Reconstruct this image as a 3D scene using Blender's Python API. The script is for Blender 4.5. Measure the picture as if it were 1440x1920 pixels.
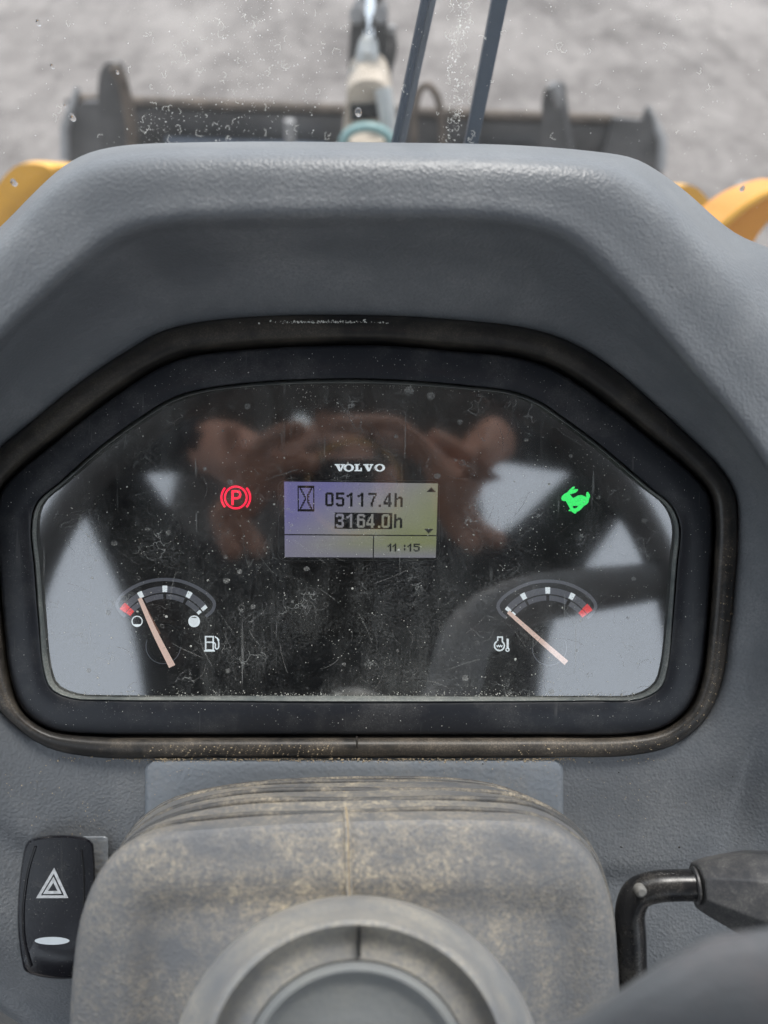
import bpy, bmesh, math, random
import numpy as np
from mathutils import Vector, Matrix
random.seed(7); rng = np.random.RandomState(7)
scn = bpy.context.scene
for o in list(bpy.data.objects): bpy.data.objects.remove(o)
col = scn.collection

# ---------------------------------------------------------------- camera
PITCH = math.radians(50); FPX = 1400.0
CAM = np.array([0, 0, 2.6])
RX = np.array([1.0, 0, 0]); FW = np.array([0, math.cos(PITCH), -math.sin(PITCH)]); UPV = np.array([0, math.sin(PITCH), math.cos(PITCH)])
_n = -(FW*FPX + RX*(665-720) + UPV*(960-915)); NN = _n/np.linalg.norm(_n)      # normal of the instrument face, towards the viewer
DIST = .30
OO = CAM - DIST*NN
DX = RX - NN*np.dot(RX, NN); DX /= np.linalg.norm(DX); DY = np.cross(NN, DX)
DROT = Matrix((DX, DY, NN)).transposed().to_4x4()
cam = bpy.data.cameras.new('camera'); co = bpy.data.objects.new('camera', cam); col.objects.link(co)
co.location = CAM; co.rotation_euler = (math.radians(90) - PITCH, 0, 0)
cam.sensor_fit = 'VERTICAL'; cam.sensor_height = 34.6; cam.lens = FPX/1920*34.6
cam.clip_start = .004; cam.clip_end = 400
cam.dof.use_dof = True; cam.dof.focus_distance = .305; cam.dof.aperture_fstop = 6.6
scn.camera = co
# ---------------------------------------------------------------- sky, sun, exposure (overcast)
SUN_EL, SUN_AZ = math.radians(64), math.radians(22)
w = bpy.data.worlds.new('World'); scn.world = w; w.use_nodes = True
wn = w.node_tree.nodes; wl = w.node_tree.links; bg = wn['Background']
sky = wn.new('ShaderNodeTexSky'); sky.sky_type = 'NISHITA'; sky.sun_disc = False
sky.sun_elevation = SUN_EL; sky.sun_rotation = SUN_AZ; sky.dust_density = 4; sky.air_density = 1.0
hs = wn.new('ShaderNodeHueSaturation'); hs.inputs['Saturation'].default_value = .30
wl.new(sky.outputs[0], hs.inputs['Color'])
cm = wn.new('ShaderNodeMix'); cm.data_type = 'RGBA'; cm.inputs[0].default_value = .62; cm.inputs[7].default_value = (5.2, 5.8, 6.5, 1)   # even cloud cover over the clear sky
wl.new(hs.outputs[0], cm.inputs[6]); wl.new(cm.outputs[2], bg.inputs[0]); bg.inputs[1].default_value = .15
sl = bpy.data.lights.new('sun', 'SUN'); sl.energy = 1.5; sl.angle = math.radians(14); sl.color = (1, .965, .91)
so = bpy.data.objects.new('sun', sl); col.objects.link(so)
so.rotation_euler = (math.radians(90)-SUN_EL, 0, math.radians(180)-SUN_AZ)
scn.view_settings.view_transform = 'Standard'; scn.view_settings.look = 'None'
scn.view_settings.exposure = 1.0; scn.view_settings.gamma = 1
scn.cycles.max_bounces = 8; scn.cycles.transparent_max_bounces = 12

# ---------------------------------------------------------------- helpers
def ray(x, y): return FW*FPX + RX*(x-720) + UPV*(960-y)
def P(x, y, h=0.0):                       # point on the plane h above the instrument face, seen at (x, y)
    r = ray(x, y); t = (h - np.dot(CAM-OO, NN))/np.dot(r, NN); return CAM + t*r
def W(x, y, Y):                           # point at forward distance Y
    r = ray(x, y); return CAM + r*(Y/r[1])
def D(x, y, h=0.0): return OO + DX*x + DY*y + NN*h
def catmull(pts, n=8, closed=True):
    pts = np.array(pts, float); m = len(pts); out = []
    for i in range(m if closed else m-1):
        if closed: p0, p1, p2, p3 = pts[(i-1) % m], pts[i], pts[(i+1) % m], pts[(i+2) % m]
        else: p0, p1, p2, p3 = pts[max(i-1, 0)], pts[i], pts[i+1], pts[min(i+2, m-1)]
        d1 = max(np.linalg.norm(p1[:2]-p0[:2]), 1e-9)**.5; d2 = max(np.linalg.norm(p2[:2]-p1[:2]), 1e-9)**.5; d3 = max(np.linalg.norm(p3[:2]-p2[:2]), 1e-9)**.5
        m1 = (p2-p1)+d2*((p1-p0)/d1-(p2-p0)/(d1+d2)) if d1 > 1e-4 else (p2-p1)
        m2 = (p2-p1)+d2*((p3-p2)/d3-(p3-p1)/(d2+d3)) if d3 > 1e-4 else (p2-p1)
        for k in range(n):
            t = k/n; t2 = t*t; t3 = t2*t
            out.append((2*t3-3*t2+1)*p1+(t3-2*t2+t)*m1+(-2*t3+3*t2)*p2+(t3-t2)*m2)
    if not closed: out.append(pts[-1])
    return np.array(out)
def polar(pts, n, c=(665, 1000), smooth=True):      # resample a closed outline by angle; keeps extra columns
    d = catmull(pts, 10) if smooth else np.array(pts, float)
    th = np.arctan2(d[:, 1]-c[1], d[:, 0]-c[0]); o = np.argsort(th); th = th[o]; d = d[o]
    th = np.concatenate([th-2*np.pi, th, th+2*np.pi]); d = np.concatenate([d, d, d])
    a = np.linspace(-np.pi, np.pi, n, endpoint=False)
    r = np.hypot(d[:, 0]-c[0], d[:, 1]-c[1]); rr = np.interp(a, th, r)
    res = [c[0]+rr*np.cos(a), c[1]+rr*np.sin(a)]
    for k in range(2, d.shape[1]): res.append(np.interp(a, th, d[:, k]))
    return np.array(res).T
def empty(name, label, cat, loc, group=None, rot=None):
    o = bpy.data.objects.new(name, None); col.objects.link(o); o.empty_display_size = .02
    o.matrix_world = Matrix.Translation(Vector(loc)) @ (rot if rot is not None else Matrix.Identity(4))
    o['label'] = label; o['category'] = cat
    if group: o['group'] = group
    MW[o.name] = o.matrix_world.copy()
    return o
MW = {}
def mk(name, verts, faces, mat, parent=None, smooth=40, origin=None, rot=None, bevel=0, label=None, kind=None, mats=None, midx=None):
    if parent is not None: inv = MW[parent.name].inverted()
    else:
        if origin is None: origin = np.mean(np.array(verts), axis=0)
        inv = (Matrix.Translation(Vector(origin)) @ (rot if rot is not None else Matrix.Identity(4))).inverted()
    I = np.array(inv); V = np.array(verts, float)
    V = V @ I[:3, :3].T + I[:3, 3]
    me = bpy.data.meshes.new(name); me.from_pydata(V.tolist(), [], [list(map(int, f)) for f in faces]); me.update()
    bm = bmesh.new(); bm.from_mesh(me); bmesh.ops.recalc_face_normals(bm, faces=bm.faces); bm.to_mesh(me); bm.free()
    if smooth:
        me.polygons.foreach_set('use_smooth', [True]*len(me.polygons)); me.set_sharp_from_angle(angle=math.radians(smooth))
    for m_ in (mats or [mat]): me.materials.append(m_)
    if midx is not None: me.polygons.foreach_set('material_index', midx)
    o = bpy.data.objects.new(name, me); col.objects.link(o)
    if parent is not None:
        o.parent = parent; MW[o.name] = MW[parent.name].copy()
    else: o.matrix_world = inv.inverted(); MW[o.name] = o.matrix_world.copy()
    if bevel:
        b = o.modifiers.new('bevel', 'BEVEL'); b.width = bevel; b.segments = 3; b.limit_method = 'ANGLE'; b.angle_limit = math.radians(35)
    if label: o['label'] = label
    if kind: o['kind'] = kind
    return o
def tag(o, label, cat=None, group=None, kind=None):
    o['label'] = label
    if cat: o['category'] = cat
    if group: o['group'] = group
    if kind: o['kind'] = kind
    return o
def loft(rings, closed=True, cap0=False, cap1=False):
    n = len(rings[0]); V = [p for r in rings for p in r]; Fc = []
    for i in range(len(rings)-1):
        for j in range(n if closed else n-1):
            k = (j+1) % n; Fc.append((i*n+j, i*n+k, (i+1)*n+k, (i+1)*n+j))
    if cap0: Fc.append(tuple(range(n))[::-1])
    if cap1: Fc.append(tuple((len(rings)-1)*n+j for j in range(n)))
    return V, Fc
def join(parts):
    V = []; Fc = []
    for v, f in parts:
        b = len(V); V += list(v); Fc += [tuple(i+b for i in q) for q in f]
    return V, Fc
def prism(bottom, top): return loft([bottom, top], cap0=True, cap1=True)
def slab(pts, h, t=.0004):                # flat shape of thickness t lying at height h on the instrument face
    return prism([P(x, y, h-t) for x, y in pts], [P(x, y, h) for x, y in pts])
def tube(path, rad, n=10, caps=True):
    path = [np.array(p, float) for p in path]
    if not hasattr(rad, '__len__'): rad = [rad]*len(path)
    rings = []; up = None
    for i, p in enumerate(path):
        t = path[min(i+1, len(path)-1)]-path[max(i-1, 0)]; t = t/np.linalg.norm(t)
        if up is None: up = np.array([0, 0, 1.0]) if abs(t[2]) < .9 else np.array([1.0, 0, 0])
        a = np.cross(t, up); a /= np.linalg.norm(a); b = np.cross(a, t); up = b
        rings.append([p+rad[i]*(math.cos(q)*a+math.sin(q)*b) for q in np.linspace(0, 2*math.pi, n, endpoint=False)])
    return loft(rings, cap0=caps, cap1=caps)
def box(c, s, rot=None):
    c = np.array(c, float); A = np.eye(3) if rot is None else rot
    V = [c + A @ (np.array([x, y, z])*np.array(s)/2) for x in (-1, 1) for y in (-1, 1) for z in (-1, 1)]
    return V, [(0, 1, 3, 2), (4, 6, 7, 5), (0, 4, 5, 1), (2, 3, 7, 6), (0, 2, 6, 4), (1, 5, 7, 3)]
def lathe(c, ax, prof, n=48, e1=None):    # prof: (radius, height along ax)
    ax = np.array(ax, float); ax /= np.linalg.norm(ax)
    e1 = np.cross(ax, [0.12, .9, .3]) if e1 is None else e1; e1 = e1/np.linalg.norm(e1); e2 = np.cross(ax, e1)
    rings = [[np.array(c)+ax*h+r*(math.cos(q)*e1+math.sin(q)*e2) for q in np.linspace(0, 2*math.pi, n, endpoint=False)] for r, h in prof]
    return loft(rings, cap0=True, cap1=True)

# ---------------------------------------------------------------- materials
class G:                                   # tiny node graph helper
    def __init__(s, name):
        s.m = bpy.data.materials.new(name); s.m.use_nodes = True; s.t = s.m.node_tree; s.n = s.t.nodes; s.b = s.n['Principled BSDF']
        s.tc = s.n.new('ShaderNodeTexCoord').outputs['Object']
    def new(s, t, **k):
        x = s.n.new(t)
        for a, v in k.items(): setattr(x, a, v)
        return x
    def link(s, a, b): s.t.links.new(a, b)
    def map(s, scale=(1, 1, 1), rot=(0, 0, 0), loc=(0, 0, 0)):
        x = s.new('ShaderNodeMapping'); x.inputs['Scale'].default_value = scale; x.inputs['Rotation'].default_value = rot; x.inputs['Location'].default_value = loc
        s.link(s.tc, x.inputs[0]); return x.outputs[0]
    def noise(s, sc, det=4, rough=.6, vec=None, dist=0):
        x = s.new('ShaderNodeTexNoise'); x.inputs['Scale'].default_value = sc; x.inputs['Detail'].default_value = det; x.inputs['Roughness'].default_value = rough; x.inputs['Distortion'].default_value = dist
        s.link(vec or s.tc, x.inputs['Vector']); return x.outputs['Fac']
    def vor(s, sc, feat='F1', vec=None, rnd=1):
        x = s.new('ShaderNodeTexVoronoi', feature=feat); x.inputs['Scale'].default_value = sc; x.inputs['Randomness'].default_value = rnd
        s.link(vec or s.tc, x.inputs['Vector']); return x.outputs['Distance']
    def ramp(s, fac, a, b, c0=(0, 0, 0, 1), c1=(1, 1, 1, 1)):
        x = s.new('ShaderNodeValToRGB'); x.color_ramp.elements[0].position = a; x.color_ramp.elements[1].position = b
        x.color_ramp.elements[0].color = c0; x.color_ramp.elements[1].color = c1; s.link(fac, x.inputs[0]); return x.outputs[0]
    def math(s, op, a, b=None):
        x = s.new('ShaderNodeMath', operation=op)
        for i, v in enumerate((a, b)):
            if v is None: continue
            if isinstance(v, (int, float)): x.inputs[i].default_value = v
            else: s.link(v, x.inputs[i])
        return x.outputs[0]
    def mix(s, fac, a, b):
        x = s.new('ShaderNodeMix', data_type='RGBA')
        for i, v in ((0, fac), (6, a), (7, b)):
            if isinstance(v, (int, float)): x.inputs[i].default_value = v
            elif isinstance(v, tuple): x.inputs[i].default_value = v if len(v) == 4 else v+(1,)
            else: s.link(v, x.inputs[i])
        return x.outputs[2]
    def bump(s, hgt, st, dist):
        x = s.new('ShaderNodeBump'); x.inputs['Strength'].default_value = st; x.inputs['Distance'].default_value = dist
        s.link(hgt, x.inputs['Height']); s.link(x.outputs[0], s.b.inputs['Normal']); return x.outputs[0]
    def set(s, **k):
        for a, v in k.items():
            i = s.b.inputs[a.replace('_', ' ')]
            if isinstance(v, (int, float)): i.default_value = v
            elif isinstance(v, tuple): i.default_value = v if len(v) == 4 else v+(1,)
            else: s.link(v, i)
        return s
def plain(name, c, rough=.5, metal=0, var=.12, sc=60, bump=0, emis=0, spec=.5):
    g = G(name); n = g.noise(sc, 5); lo = tuple(x*(1-var) for x in c)+(1,); hi = tuple(min(1, x*(1+var)) for x in c)+(1,)
    cc = g.ramp(n, .3, .7, lo, hi); g.set(Base_Color=cc, Roughness=rough, Metallic=metal); g.b.inputs['Specular IOR Level'].default_value = spec
    if bump: g.bump(n, .5, bump)
    if emis: g.set(Emission_Color=c+(1,), Emission_Strength=emis)
    return g.m
def grain_plastic(name, c, dustc, dust=(.55, .8), dsc=18, rough=.40, seam=0, gsc=900, gd=.00016, dmax=.7, fine=900):
    g = G(name)
    wob = g.new('ShaderNodeVectorMath', operation='ADD')
    nz = g.new('ShaderNodeTexNoise'); nz.inputs['Scale'].default_value = 500; nz.inputs['Detail'].default_value = 1; g.link(g.tc, nz.inputs['Vector'])
    sc_ = g.new('ShaderNodeVectorMath', operation='SCALE'); sc_.inputs['Scale'].default_value = .0008; g.link(nz.outputs['Color'], sc_.inputs[0])
    g.link(g.tc, wob.inputs[0]); g.link(sc_.outputs[0], wob.inputs[1])
    v = g.vor(gsc, 'SMOOTH_F1', wob.outputs[0]); v2 = g.noise(gsc*.55, 3, .6, wob.outputs[0])
    h = g.math('ADD', g.ramp(v, .15, .75), g.math('MULTIPLY', v2, .9))
    big = g.noise(dsc, 6, .65); f2 = g.noise(fine, 3, .7)
    d = g.math('MULTIPLY', g.ramp(big, *dust), g.ramp(f2, .32, .66)); d = g.math('MULTIPLY', d, dmax)
    sp = g.ramp(g.noise(fine*1.3, 2, .5), .70, .78); d = g.math('MAXIMUM', d, g.math('MULTIPLY', sp, .35*dmax))
    if seam:
        sx = g.new('ShaderNodeSeparateXYZ'); g.link(g.tc, sx.inputs[0]); ax_ = g.math('ABSOLUTE', g.math('ADD', sx.outputs[0], g.math('MULTIPLY', g.math('SUBTRACT', g.noise(60, 4), .5), .03)))
        sm = g.math('MULTIPLY', g.ramp(ax_, .0, .010, (1, 1, 1, 1), (0, 0, 0, 1)), g.ramp(f2, .3, .6)); d = g.math('MULTIPLY', d, g.ramp(ax_, .02, .075, (1, 1, 1, 1), (.42, .42, .42, 1))); d = g.math('MAXIMUM', d, g.math('MULTIPLY', sm, seam))
        lo_ = g.ramp(g.noise(260, 6, .8), .42, .58); d = g.math('MAXIMUM', g.math('MULTIPLY', d, g.math('ADD', g.math('MULTIPLY', lo_, .6), .4)), 0)
    cv = g.ramp(g.noise(9, 4), .3, .7, tuple(x*.88 for x in c)+(1,), tuple(x*1.1 for x in c)+(1,))
    g.set(Base_Color=g.mix(d, cv, dustc), Roughness=g.math('ADD', g.math('MULTIPLY', d, .4), rough)); g.bump(h, .75, gd)
    return g.m
TAN = (.42, .36, .27); PALE = (.36, .37, .35)
M_cowl = grain_plastic('grey_grained_plastic', (.148, .158, .169), (.42, .42, .41), dust=(.45, .80), dmax=.55)
M_panel = grain_plastic('grey_panel_plastic', (.185, .205, .228), TAN, dust=(.50, .72), dsc=22, dmax=.5, gsc=620)
M_shroud = grain_plastic('dusty_column_plastic', (.155, .160, .168), (.60, .51, .37), dust=(.37, .60), dsc=38, dmax=.95, rough=.5, seam=.9, gsc=900, gd=.00015, fine=700)
M_bellows = grain_plastic('dusty_ribbed_rubber', (.075, .075, .075), (.50, .43, .32), dust=(.42, .64), dsc=55, dmax=.75, rough=.6, gsc=900, gd=.0001, fine=800)
def scratched(name, c, dustc, rough, dmax, dsc=40, thr=(.48, .75), spk=.5, scr=.12):
    g = G(name)
    big = g.ramp(g.noise(dsc, 6, .7), *thr); fine = g.ramp(g.noise(1500, 3, .7), .45, .75)
    d = g.math('MULTIPLY', big, g.math('ADD', g.math('MULTIPLY', fine, .75), .25))
    sp = g.ramp(g.noise(1900, 1, .5), .73, .79); d = g.math('MAXIMUM', g.math('MULTIPLY', d, dmax), g.math('MULTIPLY', sp, spk))
    for k, (rz, off) in enumerate(((.5, 0), (-.6, 3), (1.35, 7))):      # hairline scratches
        mp = g.map((260, 9, 9), (0, 0, rz), (off, off*.7, 0)); s_ = g.ramp(g.noise(1.6, 2, .5, mp, .6), .695, .71)
        gate = g.ramp(g.noise(28+k*9, 2), .52, .6); d = g.math('MAXIMUM', d, g.math('MULTIPLY', g.math('MULTIPLY', s_, gate), scr))
    g.set(Base_Color=g.mix(d, c, dustc), Roughness=g.math('ADD', g.math('MULTIPLY', d, .5), rough)); g.bump(g.noise(900, 3), .25, .0001)
    return g.m
M_bezel = scratched('black_bezel_plastic', (.014, .016, .021), (.32, .31, .29), .40, .34)
M_seal = scratched('black_rubber', (.020, .019, .018), (.33, .28, .21), .36, .50, 30, (.42, .75), .4, .1)
M_seal_low = scratched('dusty_rubber', (.026, .024, .022), (.46, .375, .28), .42, .72, 26, (.40, .66), .5, .1)
M_rim = scratched('lens_rim_plastic', (.10, .115, .115), (.45, .45, .40), .4, .8, 60, (.35, .6), .5, .0)
M_switch = scratched('black_switch_plastic', (.006, .006, .009), (.5, .48, .42), .18, .25, 60, (.6, .8), .45, .03)
M_lever = scratched('black_lever_paint', (.015, .015, .016), (.40, .36, .30), .25, .35, 60, (.5, .75), .3, .1)
M_grip = scratched('dark_grip_rubber', (.045, .046, .050), (.40, .38, .34), .38, .65, 60, (.40, .7), .4, .3)
M_wheel = grain_plastic('steering_wheel_plastic', (.17, .175, .18), (.34, .27, .25), dust=(.45, .7), dsc=30, dmax=.45, rough=.38)
M_hub = grain_plastic('hub_cap_plastic', (.25, .26, .26), (.34, .33, .29), dust=(.4, .7), dsc=40, dmax=.6, rough=.30, gd=.0001)
M_collar = grain_plastic('column_collar_plastic', (.24, .245, .25), (.62, .55, .43), dust=(.38, .65), dsc=35, dmax=.75, rough=.32, gd=.0001)
M_dial = plain('black_dial', (.008, .0085, .010), .45, sc=200)
M_white = plain('glowing_white_print', (.72, .80, .84), .5, emis=.62, var=.04)  # glow added to plain print so it stays bright behind the cover
M_print = plain('worn_white_print', (.62, .64, .66), .5, var=.25, sc=600)
M_redmark = plain('glowing_red_print', (.70, .03, .03), .5, emis=.65, var=.05)  # no lamp; emission keeps the red from dulling under reflections
M_scale = plain('glowing_scale_print', (.15, .165, .20), .5, var=.05, emis=.28)  # faint emission lifts the scale bands out of the black dial
M_needle = plain('glowing_salmon_needle', (.80, .60, .52), .5, emis=.5, var=.05, sc=700)  # self-glow put into the needle colour to brighten it
M_needle2 = plain('salmon_reflection', (.36, .22, .16), .5, var=.05)  # brown tone stands in for the needle's dim reflection
M_lampred = plain('lit_red_lamp', (1.0, .0, .05), .5, emis=1.0, var=0)
M_lampgreen = plain('lit_green_lamp', (.06, 1.0, .20), .5, emis=.62, var=.0)
M_lcdink = plain('lcd_ink', (.014, .016, .022), .5, var=.1)
M_dark = plain('dark_gap', (.008, .008, .009), .6)
M_yellow = plain('yellow_paint', (.78, .40, .05), .35, var=.12, sc=6)
M_orange = plain('orange_yellow_paint', (.74, .30, .03), .4, var=.1, sc=9)
M_steel = plain('dark_worn_steel', (.10, .096, .094), .5, .4, var=.5, sc=3.5, bump=.004)
M_plate = plain('bare_steel', (.16, .19, .24), .4, .5, var=.45, sc=5, bump=.003)
M_edge = plain('pale_worn_edge', (.22, .215, .21), .5, .2, var=.3, sc=9)
M_rust = plain('rusty_brown', (.11, .085, .065), .7, .1, var=.5, sc=14)
M_cyl = plain('hydraulic_cylinder', (.42, .43, .42), .35, .2, var=.12, sc=8)
M_chrome = plain('chrome_rod', (.75, .78, .80), .12, 1, var=.03)
M_teal = plain('teal_hose_clip', (.20, .32, .31), .4, var=.1)
M_buff = plain('buff_casting', (.42, .36, .29), .6, var=.2, sc=12)
M_wiper = plain('blue_grey_wiper', (.055, .075, .105), .35, .3, var=.15, sc=20)
M_wiperpale = plain('pale_wiper_face', (.14, .16, .19), .35, .3, var=.15, sc=20)
M_cab = plain('cab_paint', (.04, .042, .045), .6, var=.1, sc=8)
M_liner = plain('roof_liner', (.20, .20, .20), .9, var=.1, sc=30)
M_skin = plain('skin', (.56, .30, .21), .5, var=.12, sc=40)
M_cloth = plain('dark_jacket', (.018, .020, .024), .85, var=.3, sc=60, bump=.001)
M_hair = plain('dark_hair', (.03, .022, .016), .6, var=.3, sc=200)
M_phone = plain('black_phone', (.01, .01, .012), .25, var=.05)
M_gold = plain('gold_lens_ring', (.85, .50, .14), .25, 1, var=.05)
M_tan = plain('tan_dust', (.44, .35, .23), .9, var=.3, sc=900)
M_speck = plain('pale_dust', (.55, .55, .50), .9, var=.3, sc=900)
M_darkspeck = plain('dark_speck', (.03, .025, .02), .8)
M_seat = plain('seat_cloth', (.03, .03, .035), .9, var=.2, sc=80)
def glass(name, refl, dust, dmax, dsc, scr=0, c=(.45, .46, .44), stains=0):
    g = G(name); tr = g.new('ShaderNodeBsdfTransparent'); gl = g.new('ShaderNodeBsdfGlossy'); gl.inputs['Roughness'].default_value = .0 if not scr else .065
    fr = g.new('ShaderNodeFresnel'); fr.inputs['IOR'].default_value = refl
    m1 = g.new('ShaderNodeMixShader'); g.link(fr.outputs[0], m1.inputs[0]); g.link(tr.outputs[0], m1.inputs[1]); g.link(gl.outputs[0], m1.inputs[2])
    big = g.ramp(g.noise(dsc, 7, .72), *dust); fi = g.ramp(g.noise(1300, 3, .7), .42, .72); base = .010 if scr else .085
    mp0 = g.map((60, 16, 20), (0, 0, .6)); smr = g.ramp(g.noise(1.0, 5, .7, mp0, .5), .48, .75)
    d = g.math('ADD', g.math('MULTIPLY', g.math('MULTIPLY', big, fi), dmax), g.math('MULTIPLY', smr, .10 if scr else .0)); d = g.math('ADD', d, base)
    sp = g.ramp(g.noise(1700, 1.5, .5), .705, .76); d = g.math('MAXIMUM', d, g.math('MULTIPLY', sp, .5 if scr else .0))
    if scr:
        for k, (rz, off) in enumerate(((.45, 0), (-.7, 3), (1.3, 7), (2.2, 5), (-.2, 9))):
            mp = g.map((330, 8, 8), (0, 0, rz), (off, off*.7, 0)); s_ = g.ramp(g.noise(1.7, 2, .5, mp, .5), .70, .715)
            gate = g.ramp(g.noise(24+k*7, 2), .50, .6); d = g.math('MAXIMUM', d, g.math('MULTIPLY', g.math('MULTIPLY', s_, gate), scr*(.35 if k in (0, 4) else 1)))
    if stains:                              # dried water marks: thin wobbly outlines
        wob = g.new('ShaderNodeVectorMath', operation='ADD'); nz = g.new('ShaderNodeTexNoise'); nz.inputs['Scale'].default_value = 260; nz.inputs['Detail'].default_value = 4; g.link(g.tc, nz.inputs['Vector'])
        s2 = g.new('ShaderNodeVectorMath', operation='SCALE'); s2.inputs['Scale'].default_value = .008; g.link(nz.outputs['Color'], s2.inputs[0]); g.link(g.tc, wob.inputs[0]); g.link(s2.outputs[0], wob.inputs[1])
        e = g.vor(150, 'DISTANCE_TO_EDGE', wob.outputs[0]); ln = g.ramp(e, .010, .035, (1, 1, 1, 1), (0, 0, 0, 1))
        gate = g.ramp(g.noise(70, 3, .6), .55, .66); d = g.math('MAXIMUM', d, g.math('MULTIPLY', g.math('MULTIPLY', ln, gate), stains))
    df = g.new('ShaderNodeBsdfDiffuse'); df.inputs[0].default_value = c+(1,)
    m2 = g.new('ShaderNodeMixShader'); g.link(d, m2.inputs[0]); g.link(m1.outputs[0], m2.inputs[1]); g.link(df.outputs[0], m2.inputs[2])
    g.link(m2.outputs[0], g.n['Material Output'].inputs[0]); return g.m
M_cover = glass('scratched_clear_cover', 3.7, (.38, .72), .34, 34, .34, stains=.5)
M_glass = glass('windshield_glass', 1.35, (.45, .75), .16, 16, 0, (.62, .61, .58))

def mark_mat():
    g = G('dried_mineral_mark'); t = g.new('ShaderNodeBsdfTranslucent'); t.inputs[0].default_value = (.95, .94, .90, 1); d = g.new('ShaderNodeBsdfDiffuse'); d.inputs[0].default_value = (.9, .9, .88, 1)
    m = g.new('ShaderNodeMixShader'); m.inputs[0].default_value = .7; g.link(d.outputs[0], m.inputs[1]); g.link(t.outputs[0], m.inputs[2]); g.link(m.outputs[0], g.n['Material Output'].inputs[0]); return g.m
M_mark = mark_mat()
# ---------------------------------------------------------------- outlines in photograph pixels
LENS = [(380,736),(500,722),(640,718),(720,719),(870,729),(955,739),(1005,757),(1045,783),(1120,838),(1215,918),(1250,947),(1267,985),(1262,1060),(1254,1160),(1244,1250),(1232,1285),(1196,1306),(1100,1309),(900,1309),(665,1308),(400,1308),(200,1308),(140,1305),(103,1288),(90,1255),(80,1160),(72,1060),(66,990),(76,945),(120,905),(200,836),(270,786),(325,753)]
BEZ = [(415,660),(550,650),(720,648),(845,658),(970,671),(1035,692),(1115,742),(1220,824),(1300,892),(1327,925),(1336,975),(1332,1080),(1325,1180),(1314,1270),(1290,1328),(1243,1364),(1180,1376),(1000,1377),(720,1377),(500,1377),(300,1377),(180,1376),(95,1367),(45,1333),(22,1280),(8,1180),(-2,1060),(-8,970),(5,918),(100,832),(210,747),(285,697),(345,671)]
SEAL = [(370,604),(500,592),(720,591),(845,598),(990,615),(1070,641),(1150,690),(1265,792),(1355,882),(1380,930),(1384,1005),(1378,1100),(1368,1190),(1352,1285),(1322,1350),(1265,1396),(1190,1416),(1040,1420),(720,1421),(400,1421),(180,1420),(90,1402),(30,1363),(-15,1310),(-38,1200),(-50,1060),(-50,960),(-35,878),(70,781),(150,716),(230,662),(300,622)]
NA = 300
def grow(ring, d, c=(665, 1000)):
    r = ring[:, :2]-np.array(c); L = np.hypot(r[:, 0], r[:, 1])[:, None]
    q = ring.copy(); q[:, :2] = c + r*(1+d/L); return q
L_, B_, S_ = polar(LENS, NA), polar(BEZ, NA), polar(SEAL, NA)
def R3(ring, h): return [P(a[0], a[1], h) for a in ring]

# ---------------------------------------------------------------- dashboard cowl
r0 = np.c_[S_[:, :2], np.full(NA, .0005)]
r1 = [(720,395,.055),(950,402,.055),(1060,430,.054),(1120,475,.053),(1190,550,.052),(1300,680,.050),(1400,800,.047),(1480,940,.043),(1500,1100,.036),(1470,1280,.024),(1415,1420,.010),(1385,1540,.002),(1300,1650,.0),(1000,1650,-.002),(665,1660,-.002),(300,1650,-.002),(20,1600,0),(-80,1480,.006),(-140,1300,.020),(-170,1100,.034),(-140,900,.043),(-60,690,.049),(60,560,.051),(150,480,.053),(225,428,.054),(300,408,.055),(450,398,.055)]
r2 = [(720,300,.046),(970,305,.045),(1140,325,.044),(1220,375,.043),(1320,480,.042),(1420,600,.040),(1520,740,.037),(1600,900,.032),(1620,1150,.026),(1590,1400,.014),(1500,1620,.004),(1380,1850,-.002),(1000,1900,-.008),(665,1900,-.01),(300,1850,-.01),(0,1780,-.006),(-160,1600,.004),(-260,1400,.014),(-300,1150,.024),(-260,850,.034),(-120,620,.039),(30,435,.041),(110,352,.043),(175,318,.044),(260,303,.045),(450,298,.046)]
r3 = [(720,268,.022),(970,273,.022),(1120,285,.021),(1190,296,.020),(1230,318,.020),(1290,362,.019),(1345,412,.018),(1390,445,.017),(1460,472,.015),(1560,560,.012),(1700,800,.006),(1740,1150,0),(1720,1500,-.01),(1600,1900,-.02),(1300,2150,-.03),(665,2200,-.03),(300,2110,-.03),(60,1930,-.022),(-60,1850,-.022),(-250,1650,-.02),(-400,1300,-.01),(-420,1000,.0),(-300,700,.006),(-100,505,.013),(0,427,.016),(55,372,.018),(125,308,.020),(165,287,.021),(225,274,.022),(400,267,.022)]
r1, r2, r3 = polar(r1, NA), polar(r2, NA), polar(r3, NA)
def smooth_ring(r, k=3):
    for _ in range(k): r = (np.roll(r, 1, 0)+2*r+np.roll(r, -1, 0))/4
    return r
r1 = smooth_ring(r1, 4); r2 = smooth_ring(r2, 3); r3 = smooth_ring(r3, 2)
r05 = r0*.55 + r1*.45; r05[:, 2] = r0[:, 2]*.62+r1[:, 2]*.38
def world(r): return np.array([P(*a) for a in r])
r2[:, 2] += .0065*np.clip(r2[:, 2]/.03, 0, 1); r3[:, 2] -= .010*np.clip(r3[:, 2]/.02, 0, 1)
mixr = lambda a, b, t: a*(1-t)+b*t
k1 = world(r1)
key = [world(r0), world(r05), world(mixr(r05, r1, .66)), k1-NN*.0018, world(mixr(r1, r2, .34)), world(r2), world(mixr(r2, r3, .62))+NN*.0035*np.clip(r3[:, 2:3]/.012, 0, 1), world(r3)]
up = grow(r3, -18); up[:, 2] -= .035; key.append(world(up))
up2 = grow(r3, -70); up2[:, 2] -= .16; key.append(world(up2))
down0 = world(r0) - NN*.02; 
K = np.array(key); rings = [down0, ]
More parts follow.
